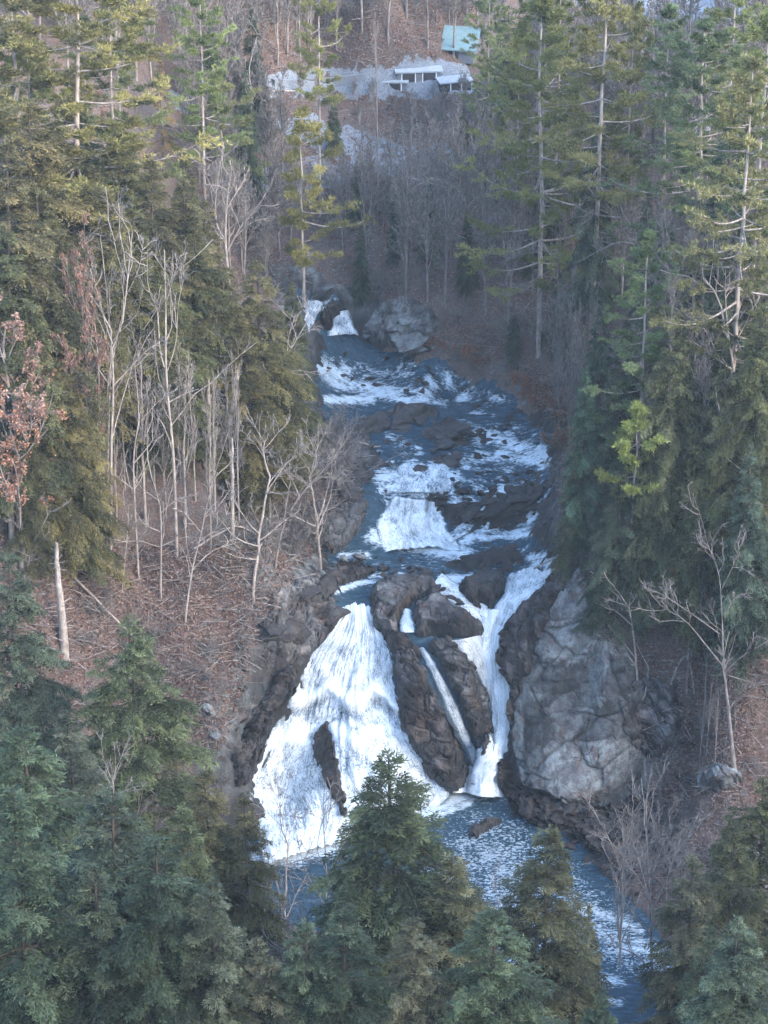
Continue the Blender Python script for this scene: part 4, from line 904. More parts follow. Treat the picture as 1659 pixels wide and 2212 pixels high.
LIB = {
 'hem': [hemlock(s_, 20, r_, nb_, b_) for s_, r_, nb_, b_ in ((1, 5.4, 250, .04), (2, 4.8, 220, .05), (3, 5.8, 260, .04), (4, 4.4, 210, .05), (5, 5.1, 230, .08))],
 'hemthin': [hemlock(11, 18, 3.2, 130, .08, .8, .4), hemlock(12, 18, 2.8, 120, .1, .75, .45)],
 'spruce': [hemlock(21, 9, 2.3, 110, .05, 1.0, .1)],
 'hemold': [hemlock(31, 20, 4.0, 80, .42, .8, .35), hemlock(32, 20, 3.6, 70, .5, .8, .3)],
 'pine': [pine(s_, 26, r_, b_, nb_) for s_, r_, b_, nb_ in ((41, 5.4, .20, 92), (42, 4.8, .28, 80), (43, 5.8, .18, 96), (44, 4.4, .40, 60))],
 'pinetop': [pine(51, 12, 2.9, .45, 28, dens=1.3, up=.2)],
 'pineR': [pine(61, 15, 4.4, .28, 40, az_bias=0.0), pine(62, 12, 3.6, .35, 30, az_bias=0.2)],
 'bare': [bare(71, 16, 14, .35), bare(72, 16, 12, .45, (18, 38)), bare(73, 15, 16, .3, (25, 55), .46), bare(74, 17, 12, .5, (15, 35), .36)],
 'barepale': [bare(81, 16, 13, .30, (14, 34), .44, BARKP, BARK), bare(82, 16, 11, .4, (12, 30), .46, BARKP, BARK), bare(83, 15, 14, .25, (18, 40), .42, BARKP, BARK)],
 'barewild': [bare(91, 12, 16, .2, (35, 70), .55, BARK, TWIG, wob=.3, trop=.1), bare(92, 12, 14, .25, (30, 75), .6, BARKP, TWIG, wob=.35, trop=.05)],
 'barefar': [bare(171, 12, 18, .2, (25, 55), .5, BARK, TWIG, tk=2.2), bare(172, 12, 16, .25, (20, 50), .46, TWIG, TWIG, tk=2.0), bare(173, 12, 20, .15, (30, 60), .5, BARK, TWIG, tk=2.2)],
 'birch': [bare(95, 15, 9, .4, (18, 40), .22, BARKP, TWIG, wob=.05, dens=.7, lean=(.05, 0), r0=.006)],
 'leafy': [bare(97, 11, 14, .25, (30, 65), .48, BARK, TWIG, leaves=12), bare(98, 9, 14, .2, (35, 70), .5, BARK, TWIG, leaves=12)],
 'shrub': [shrub(101, 3.0, 9), shrub(102, 3.5, 8), shrub(103, 2.6, 11)],
 'rustshrub': [shrub(111, 1.8, 12, 3), shrub(112, 1.5, 12, 3)],
 'snag': [snag(121, 11), snag(122, 10)],
}
def free_at(px, py, H):
    """where the top of a tree of height H, seen at (px, py), stands on the land"""
    d = ray([px], [py])[0]; d = d / d[1]
    ys = np.arange(112, 330, .5); g = bil(TZ, d[0] * ys, ys); top = CAMZ + d[2] * ys
    ok = np.where(top - g <= H)[0]
    y = ys[ok[0]] if len(ok) else 300.0
    return d[0] * y, y, float(bil(TZ, d[0] * y, y))
NT = [0]
EVER = ('hem', 'hemthin', 'hemold', 'spruce', 'pine', 'pinetop', 'pineR')
def plant(kind, x, y, z, H, wide, name, label, cat, group, rng, tint=(1, 1, 1), var=None, lean=0.0):
    src = LIB[kind][var if var is not None else rng.randrange(len(LIB[kind]))]
    k = H / src['H']; w_ = k * wide * (1.35 if kind == 'pine' else 1)
    e = empty(name, (x, y, z - .1), rng.uniform(0, 6.28) if kind not in ('pineR', 'birch') else rng.uniform(-.2, .2), (w_, w_, k))
    if lean: e.rotation_euler[1] = lean
    tag(e, label, cat, group); j = rng.uniform(.74, 1.28); jr = rng.uniform(.9, 1.16); jb = rng.uniform(.86, 1.08)
    for part in ('trunk', 'stems', 'limbs', 'branches', 'stubs', 'twigs', 'crown', 'dry_leaves'):
        if part in src:
            o = link(part, src[part], e)
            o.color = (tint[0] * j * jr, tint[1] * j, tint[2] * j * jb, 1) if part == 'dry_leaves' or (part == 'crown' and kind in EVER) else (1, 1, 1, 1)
    NT[0] += 1
    return e

def skel(limbs, r, label, mat=None, name='bare_tree', base=None, cat=None, k1=7, l1=.42, dens=1.0, tw=None, seed=0, tk=1.5, dy=.18, y=None):
    """a tree with limbs of its own: each limb a line read off the photograph, standing at the tree's real distance, with some depth of its own"""
    rng = np.random.default_rng(seed + 500); mat = mat or BARK
    b = base or limbs[0][0]; bp = cast1(*b); yb = y or bp[1]; P_, R_ = [], []
    for i, L in enumerate(limbs):
        q = smooth_poly(np.array(L, float), 5); s_ = np.linspace(0, 1, 12); ln = np.concatenate([[0], np.cumsum(np.linalg.norm(np.diff(q, axis=0), axis=1))]); ln /= ln[-1]
        q = np.stack([np.interp(s_, ln, q[:, 0]), np.interp(s_, ln, q[:, 1])], 1)
        yy = np.full(12, yb)
        if i:   # start on the nearest point already grown
            al = np.concatenate(P_); ap = np.stack(to_px(al), 1); j = ((ap - q[0]) ** 2).sum(1).argmin(); yy = yy * 0 + al[j, 1]; rr = np.concatenate(R_)[j] * .75
        else: rr = r * .6
        lw = np.linalg.norm(q[-1] - q[0]) / 30
        yy = yy + (rng.uniform(-1, 1) * dy * lw * s_ if i else 0)
        p = at_y(q[:, 0], q[:, 1], yy)
        if not i: p[0, 2] -= .6
        P_.append(p); R_.append(rr * (1 - .72 * s_))
    P = np.stack(P_); R = np.stack(R_); org = P[0, 0].copy(); P = P - org
    B = spawn(P, R, int(k1 * dens), (.3, 1), (28, 65), l1, 7, rng, .15, .2, .5, .35, .02 * tk, tip=.5)
    C = spawn(*B, 5, (.2, 1), (25, 60), .5, 5, rng, .1, .22, .6, .4, .014 * tk); D = spawn(*C, 4, (.1, 1), (25, 60), .55, 3, rng, .05, .2, .6, .6, .009 * tk)
    e = empty(name, org); tag(e, label, cat or name.replace('_', ' '))
    link('trunk', tint_mesh('trunk', [(P[:1], R[:1], 8)], mat), e)
    link('crown', tint_mesh('crown', [(P[1:], R[1:], 6), (B[0], B[1], 4), (C[0], C[1], 3), (D[0], D[1], 3)] if len(P) > 1 else [(B[0], B[1], 4), (C[0], C[1], 3), (D[0], D[1], 3)], [mat, mat, tw or TWIG, tw or TWIG][:4 if len(P) > 1 else 3]), e)
    TAKEN_S.append((org[0], org[1])); return e
TAKEN_S = []
# ------------------------------------------------------------------ placing the trees: (px, py) of each top in the photograph, its height in metres
rt = random.Random(42)
OLIVE = (1.2, 1.05, .82); DEEP = (.76, .92, .94); BLUE = (.82, .98, 1.04); MIDG = (1, 1, 1); GOLD = (1.7, 1.4, .7); RUSTY = (2.3, 1.35, .8)  # own hemlock tints plus painted warm light in OLIVE, cool shade in DEEP, BLUE
TAKEN = []
def top(kind, px, py, H, wide, label, tint=MIDG, name=None, cat=None, group=None, var=None, lean=0.0):
    x, y, z = free_at(px, py, H); TAKEN.append((x, y))
    nm = name or {'hem': 'hemlock_tree', 'hemthin': 'hemlock_tree', 'hemold': 'hemlock_tree', 'spruce': 'spruce_tree', 'pine': 'pine_tree', 'pinetop': 'pine_tree', 'pineR': 'pine_tree', 'birch': 'birch_tree', 'snag': 'dead_tree', 'leafy': 'oak_tree'}.get(kind, 'bare_tree')
    return plant(kind, x, y, z, H, wide, nm, label, cat or nm.replace('_', ' '), group, rt, tint, var, lean)
def foot(kind, px, py, H, wide, label, tint=MIDG, name=None, cat=None, group=None, var=None, lean=0.0):
    x, y, z = cast1(px, py); TAKEN.append((x, y))
    nm = name or {'snag': 'dead_tree', 'leafy': 'oak_tree', 'shrub': 'bare_shrub', 'rustshrub': 'rusty_shrub', 'spruce': 'spruce_tree', 'pine': 'pine_tree', 'pineR': 'pine_tree', 'hem': 'hemlock_tree', 'hemthin': 'hemlock_tree', 'hemold': 'hemlock_tree', 'birch': 'birch_tree'}.get(kind, 'bare_tree')
    return plant(kind, x, y, z, H, wide, nm, label, cat or nm.replace('_', ' '), group, rt, tint, var, lean)
# --- foreground
top('hem', 855, 1635, 22, 1.3, 'tall pointed hemlock at the front middle, its tip against the wide fall', (.85, .95, .85), var=0)
top('hem', 985, 1850, 17, 1.25, 'lower hemlock just right of the tall pointed hemlock in front', MIDG, var=3)
top('hem', 745, 1990, 15, 1.15, 'hemlock under the left flank of the tall pointed hemlock', DEEP, var=1)
top('hem', 1185, 1785, 18, 1.25, 'pointed hemlock at the front with its tip over the dark pool', (1.05, 1, .85), var=3)
top('hem', 1275, 1960, 12, .55, 'small hemlock leaning out over the white riffle', (1.1, 1, .8), var=1)
top('hem', 1075, 2035, 16, 1.15, 'hemlock at the bottom edge left of the one with its tip over the pool', DEEP, var=4)
top('hem', 1300, 2150, 12, .8, 'hemlock at the bottom edge under the white riffle', DEEP, var=2)
top('hem', 900, 2060, 15, .9, 'dense hemlock at the very bottom middle', MIDG, var=4)
top('hem', 660, 2090, 14, .85, 'hemlock at the bottom edge right of the pale birch stems', DEEP, var=2)
top('hem', 1500, 1845, 17, .85, 'hemlock at the lower right beside the leafless shore tree', MIDG, var=0)
top('hem', 1590, 1785, 18, .8, 'hemlock on the lower right shore with a ragged top', (1.1, 1, .85), var=4)
top('hem', 1655, 1690, 20, .9, 'hemlock cut by the right edge in the lower part', (1.1, 1, .8), var=2)
top('hem', 1530, 2000, 14, .8, 'dark hemlock at the bottom right in front of the shore', DEEP, var=1)
top('hem', 1600, 1985, 17, 1.0, 'broad dark hemlock in the bottom right corner', DEEP, var=2)
top('hem', 285, 1335, 23, .9, 'big green hemlock on the left with its top over the red brown slope', (1, 1.05, .9), var=2)
top('hem', 15, 1190, 22, .8, 'hemlock on the left edge whose crown is cut by the frame', BLUE, var=0)
top('hem', 60, 1560, 21, 1.1, 'hemlock below the one on the left edge', DEEP, var=4)
top('hem', 150, 1540, 20, 1.0, 'green hemlock between the left edge and the big green hemlock', MIDG, var=1)
top('hem', 450, 1660, 18, .9, 'olive hemlock right of the big green one, close to the wet black rock', (1.25, 1.05, .8), var=4)
top('hem', 400, 1735, 19, .85, 'hemlock at lower left with a pale soft tip', (1.05, 1.1, .95), var=3)
top('hem', 235, 1700, 20, 1.0, 'dark hemlock in the lower left crowd', DEEP, var=2)
top('hem', 530, 1715, 17, .8, 'hemlock at the left foot of the wide fall', (1.15, 1.05, .8), var=1)
top('hem', 330, 1880, 18, 1.0, 'dark hemlock left of the birch stems', DEEP, var=0)
top('hem', 40, 1790, 20, 1.0, 'bluish hemlock low on the left edge', BLUE, var=3)
top('hem', 460, 1960, 16, 1.0, 'hemlock directly behind the pale birch stems', DEEP, var=4)
top('hem', 210, 2010, 16, 1.05, 'dark hemlock at the bottom left behind the little spruce', DEEP, var=1)
top('spruce', 132, 1990, 9, 1.05, 'small bluish green spruce with upswept boughs at the bottom left', (.8, 1.15, 1.1))
top('hem', 560, 2110, 13, 1.0, 'low hemlock at the bottom by the birch stems', MIDG, var=2)
top('spruce', 250, 2130, 8, 1.2, 'bushy young spruce on the bottom edge at the left', DEEP)
# --- left hillside, the evergreen wall
for a in [(185,235,22,.8,DEEP,'dark blue green hemlock tip standing above the olive wood at the upper left',3),(60,225,22,.9,OLIVE,'olive hemlock at the top of the left wood',0),(115,265,22,.85,OLIVE,'olive hemlock left of the dark blue green tip',1),
          (255,285,22,.85,OLIVE,'olive hemlock right of the dark blue green tip',2),(10,300,22,.9,OLIVE,'olive hemlock on the left edge near the top',3),(325,345,22,.8,OLIVE,'olive hemlock below the rounded reddish pine',4),
          (390,385,21,.8,OLIVE,'olive hemlock at the right shoulder of the left wood',0),(200,365,21,.9,OLIVE,'olive hemlock in the middle of the left wood, upper row',1),(80,400,22,.9,OLIVE,'olive hemlock of the left wood, second row by the edge',2),
          (285,440,21,.85,OLIVE,'olive hemlock of the left wood under the upper row',3),(15,505,18,.9,OLIVE,'dark olive hemlock at the left edge halfway up the wood',4),(-900,500,14,.85,OLIVE,'olive hemlock behind the tops of the pale bare trees',0),
          (420,480,20,.75,OLIVE,'olive hemlock left of the forked grey tree',1),(480,600,16,.85,OLIVE,'brown olive hemlock below the forked grey tree',2),(560,560,19,.8,OLIVE,'olive hemlock nearest the far pine, on the left of the gap',4),
          (630,610,12,.85,OLIVE,'olive hemlock above the upper end of the river, left bank',3),(520,700,14,.9,OLIVE,'big olive hemlock on the left bank behind the right hand snag',0),(640,730,9,.85,OLIVE,'olive hemlock overhanging the top of the river',1),
          (430,690,13,.8,OLIVE,'olive hemlock right of the pale bare trees',3),(60,680,16,.9,OLIVE,'olive hemlock high on the left edge of the slope',1),(120,800,15,.8,OLIVE,'tall olive hemlock in front of the left edge wood',2),
          (165,930,11,.8,OLIVE,'olive green hemlock low in front of the left wood',4),(60,960,10,.7,OLIVE,'narrow hemlock between the orange leaves and the left wood',0),(580,830,9,.8,OLIVE,'olive hemlock on the left bank beside the river bend',4),
          (-900,500,14,.62,OLIVE,'slim olive hemlock between the two snags',3),(-900,500,14,.7,MIDG,'green hemlock seen behind the bare tree crowns',0),(620,930,5,.7,OLIVE,'short hemlock leaning to the river from the left bank',1),(-900,500,14,.8,DEEP,'dark hemlock in the gap behind the pale bare trees',2),(-900,500,14,.7,MIDG,'shadowy hemlock low between the bare trunks',3)]:
    if a[0] > -500: top('hem', a[0], a[1], a[2] * (.85 if a[0] > 70 and a[1] < 700 else 1), a[3] * 1.12, a[5], a[4], var=a[6])
top('hem', 440, 440, 13, 1.0, 'olive hemlock under the forked grey tree at the edge of the left wood', OLIVE, var=1)
top('hem', 400, 330, 13, .9, 'olive hemlock between the reddish pine and the pale ground', OLIVE, var=3)
top('hem', 545, 640, 11, 1.0, 'short olive hemlock above the small upper fall', OLIVE, var=4)
top('hem', 230, 420, 18, 1.0, 'olive hemlock filling the middle of the left wood', OLIVE, var=2)
top('hem', 350, 560, 15, .9, 'olive hemlock right behind the forked crowns of the bright group', OLIVE, var=0)
top('hem', 130, 620, 16, .9, 'olive hemlock behind the orange leaves at the left', OLIVE, var=1)
top('hem', 300, 620, 13, .9, 'dim hemlock deep behind the bright bare group', MIDG, var=3)
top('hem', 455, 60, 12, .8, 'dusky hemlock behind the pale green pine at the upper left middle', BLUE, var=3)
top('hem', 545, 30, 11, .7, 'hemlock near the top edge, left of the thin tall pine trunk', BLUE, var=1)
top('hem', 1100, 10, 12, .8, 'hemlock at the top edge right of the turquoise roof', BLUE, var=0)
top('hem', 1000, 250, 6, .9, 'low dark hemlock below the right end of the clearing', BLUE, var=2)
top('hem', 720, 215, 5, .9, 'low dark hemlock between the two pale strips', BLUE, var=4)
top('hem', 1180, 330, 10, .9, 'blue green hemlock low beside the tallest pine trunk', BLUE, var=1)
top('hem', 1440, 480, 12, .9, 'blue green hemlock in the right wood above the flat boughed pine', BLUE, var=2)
# --- upper left pines
top('pine', 140, -120, 30, 1.0, 'tall white pine with a bright bare trunk in the top left corner', (1.15, 1.1, .9), var=0)
top('pine', 30, -60, 26, 1.0, 'white pine on the left edge at the very top', (1.1, 1.05, .9), var=2)
top('pine', 235, -20, 24, .8, 'soft green pine right of the tall pine in the top left', (1, 1, .9), var=1)
top('pine', 60, 60, 22, .8, 'pine with spreading boughs below the top left corner', (1.05, 1.05, .9), var=3)
top('hemold', 345, 128, 15, .62, 'round topped reddish olive pine on a thin pink trunk', (1.9, 1.25, .8), name='pine_tree', var=1)
top('pineR', 485, 180, 12, .9, 'small pine with boughs only to the right, left of the pale strips', (1.35, 1.2, .9), var=1)
top('pineR', 652, 245, 17, .95, 'golden green pine with long boughs reaching right above the river', (1.45, 1.3, .9), var=0)
top('pine', 685, -160, 26, .45, 'thin pine with a tall bare trunk at the top middle', (1, 1, .8), var=3)
# --- right side pines
for a in [(1182,5,30,.75,0,(1.1,1.1,.8),'tallest pine with bare knotty trunk on the right bank'),(1303,-60,30,.75,3,(1.1,1.1,.8),'pine with a slim pale trunk second to the right of the tallest pine'),(1367,-10,24,.42,3,(1,1,.8),'nearly bare pale pine trunk with a few gold tufts'),
          (1618,150,28,.7,2,(1.12,1.12,.9),'big golden green pine near the right edge'),(1655,40,26,.8,0,(1,1,.8),'pine cut by the right edge at the top'),(1530,60,22,.9,2,BLUE,'dark blue green pine in the upper right'),(1450,20,20,.8,1,BLUE,'dark soft pine in the upper right behind the gold tufts'),
          (1400,515,20,.75,1,(.95,1.12,1.0),'pale green pine with flat boughs in the right wood'),(1210,-20,22,.6,1,(1,1,.8),'pine behind the tallest pine at the top right'),(1120,60,20,.5,3,(1.1,1.1,.8),'thin pine left of the tallest pine'),(1590,-40,22,.7,1,(1,1.05,.9),'pine at the top edge on the right'),
          (1060,-30,18,.6,1,(.8,.9,.8),'dark pine beside the turquoise roof')]:
    top('pine', a[0], a[1], a[2], a[3], a[6], a[5], var=a[4])
top('pine', 385*0+430, -30, 20, .7, 'pale green pine at the top left of the middle', (.9, 1, .85), var=1)
top('pinetop', 1375, 885, 13, .92, 'young pine with a bright yellow green top on a bare stem', (1.4, 1.42, .95))
# --- right wood
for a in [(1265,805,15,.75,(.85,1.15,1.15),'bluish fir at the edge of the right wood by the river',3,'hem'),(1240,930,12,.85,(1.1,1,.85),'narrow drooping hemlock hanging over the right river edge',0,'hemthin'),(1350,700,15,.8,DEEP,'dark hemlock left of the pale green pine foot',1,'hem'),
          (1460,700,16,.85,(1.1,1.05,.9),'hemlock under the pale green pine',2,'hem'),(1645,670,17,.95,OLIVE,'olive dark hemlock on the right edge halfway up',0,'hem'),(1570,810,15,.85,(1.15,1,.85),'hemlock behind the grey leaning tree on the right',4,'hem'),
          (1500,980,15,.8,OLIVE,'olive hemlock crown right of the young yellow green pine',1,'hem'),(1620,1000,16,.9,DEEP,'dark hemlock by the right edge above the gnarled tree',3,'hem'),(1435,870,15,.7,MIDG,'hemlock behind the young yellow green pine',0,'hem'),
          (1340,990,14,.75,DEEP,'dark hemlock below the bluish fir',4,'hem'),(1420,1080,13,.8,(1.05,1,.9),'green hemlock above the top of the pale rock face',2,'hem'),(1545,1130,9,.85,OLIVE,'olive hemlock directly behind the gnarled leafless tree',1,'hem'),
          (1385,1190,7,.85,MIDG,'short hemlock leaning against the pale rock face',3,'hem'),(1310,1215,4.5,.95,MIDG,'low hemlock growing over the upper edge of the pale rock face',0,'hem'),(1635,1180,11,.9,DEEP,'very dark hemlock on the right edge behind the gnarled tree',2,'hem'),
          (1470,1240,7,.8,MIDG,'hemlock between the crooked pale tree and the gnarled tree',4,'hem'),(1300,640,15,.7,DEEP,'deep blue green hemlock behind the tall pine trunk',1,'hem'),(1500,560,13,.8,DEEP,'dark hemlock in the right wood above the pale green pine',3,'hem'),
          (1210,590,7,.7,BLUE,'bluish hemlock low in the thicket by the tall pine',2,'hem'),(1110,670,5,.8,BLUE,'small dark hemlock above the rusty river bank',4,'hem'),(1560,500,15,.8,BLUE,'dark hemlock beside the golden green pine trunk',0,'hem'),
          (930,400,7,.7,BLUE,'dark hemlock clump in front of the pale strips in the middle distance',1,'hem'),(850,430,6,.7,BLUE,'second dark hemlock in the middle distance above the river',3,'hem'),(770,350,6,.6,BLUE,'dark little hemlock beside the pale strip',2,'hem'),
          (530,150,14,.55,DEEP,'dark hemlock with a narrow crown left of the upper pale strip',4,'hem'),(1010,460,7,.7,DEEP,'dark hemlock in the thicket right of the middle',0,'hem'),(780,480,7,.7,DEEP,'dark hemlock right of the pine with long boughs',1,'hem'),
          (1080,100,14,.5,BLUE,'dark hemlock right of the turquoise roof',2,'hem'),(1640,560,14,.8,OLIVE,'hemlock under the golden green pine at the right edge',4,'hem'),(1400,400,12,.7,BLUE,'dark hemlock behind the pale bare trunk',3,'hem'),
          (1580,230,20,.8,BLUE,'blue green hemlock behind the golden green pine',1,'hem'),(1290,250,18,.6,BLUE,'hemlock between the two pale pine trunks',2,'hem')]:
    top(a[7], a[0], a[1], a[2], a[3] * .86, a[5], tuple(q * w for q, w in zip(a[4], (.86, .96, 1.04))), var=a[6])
# --- bare trees with a character of their own
for a in [
          
          ('barepale',150,640,15,.7,'pale bare tree leaning at the left of the bright group',1),('barepale',300,750,14,.8,'lower bare tree in the tangle under the bright group',0),('barepale',390,820,12,.8,'short bare tree in the tangle beside the snags',2),
          
          ('barewild',690,950,11,.9,'twiggy bare tree over the left bank of the middle river',1),('barewild',540,1000,12,.9,'spreading bare tree on the left bank below the river bend',1),
          
          
          ('bare',1455,720,20,.4,'dead grey hemlock trunk with bare whorls in the right wood',3),
          ('bare',815,80,17,.5,'tall brown bare trunk standing in the middle distance',3),('barepale',1350,1800,12,.7,'thin leafless tree beside the one on the right shore',2),('barewild',1620,1850,11,.9,'leafless pale limbs at the lower right edge',1),
          ('bare',1540,1180,14,.5,'thin bare trees group stem behind the gnarled tree',2),('barewild',700,1960,11,.9,'fine twigged bare tree in front of the pool at the left',0),('barewild',610,1760,13,.6,'fine twigged bare tree before the left foot of the fall',1),
          ('barewild',1060,1900,12,.4,'wispy bare sapling beside the pool hemlock',0),('barewild',260,1640,14,.7,'bare grey tree tangled between the lower left hemlocks',1),('barewild',180,1830,12,.7,'bare grey tree in the lower left between dark hemlocks',0)]:
    top(a[0], a[1], a[2], a[3], a[4], a[5], var=a[6])
#, 1890, 16, 1.0, 'pale double stemmed birch in front at the lower left middle', name='birch_tree')
#, 1860, 17, .9, 'white slim birch beside the double stemmed one', name='birch_tree')

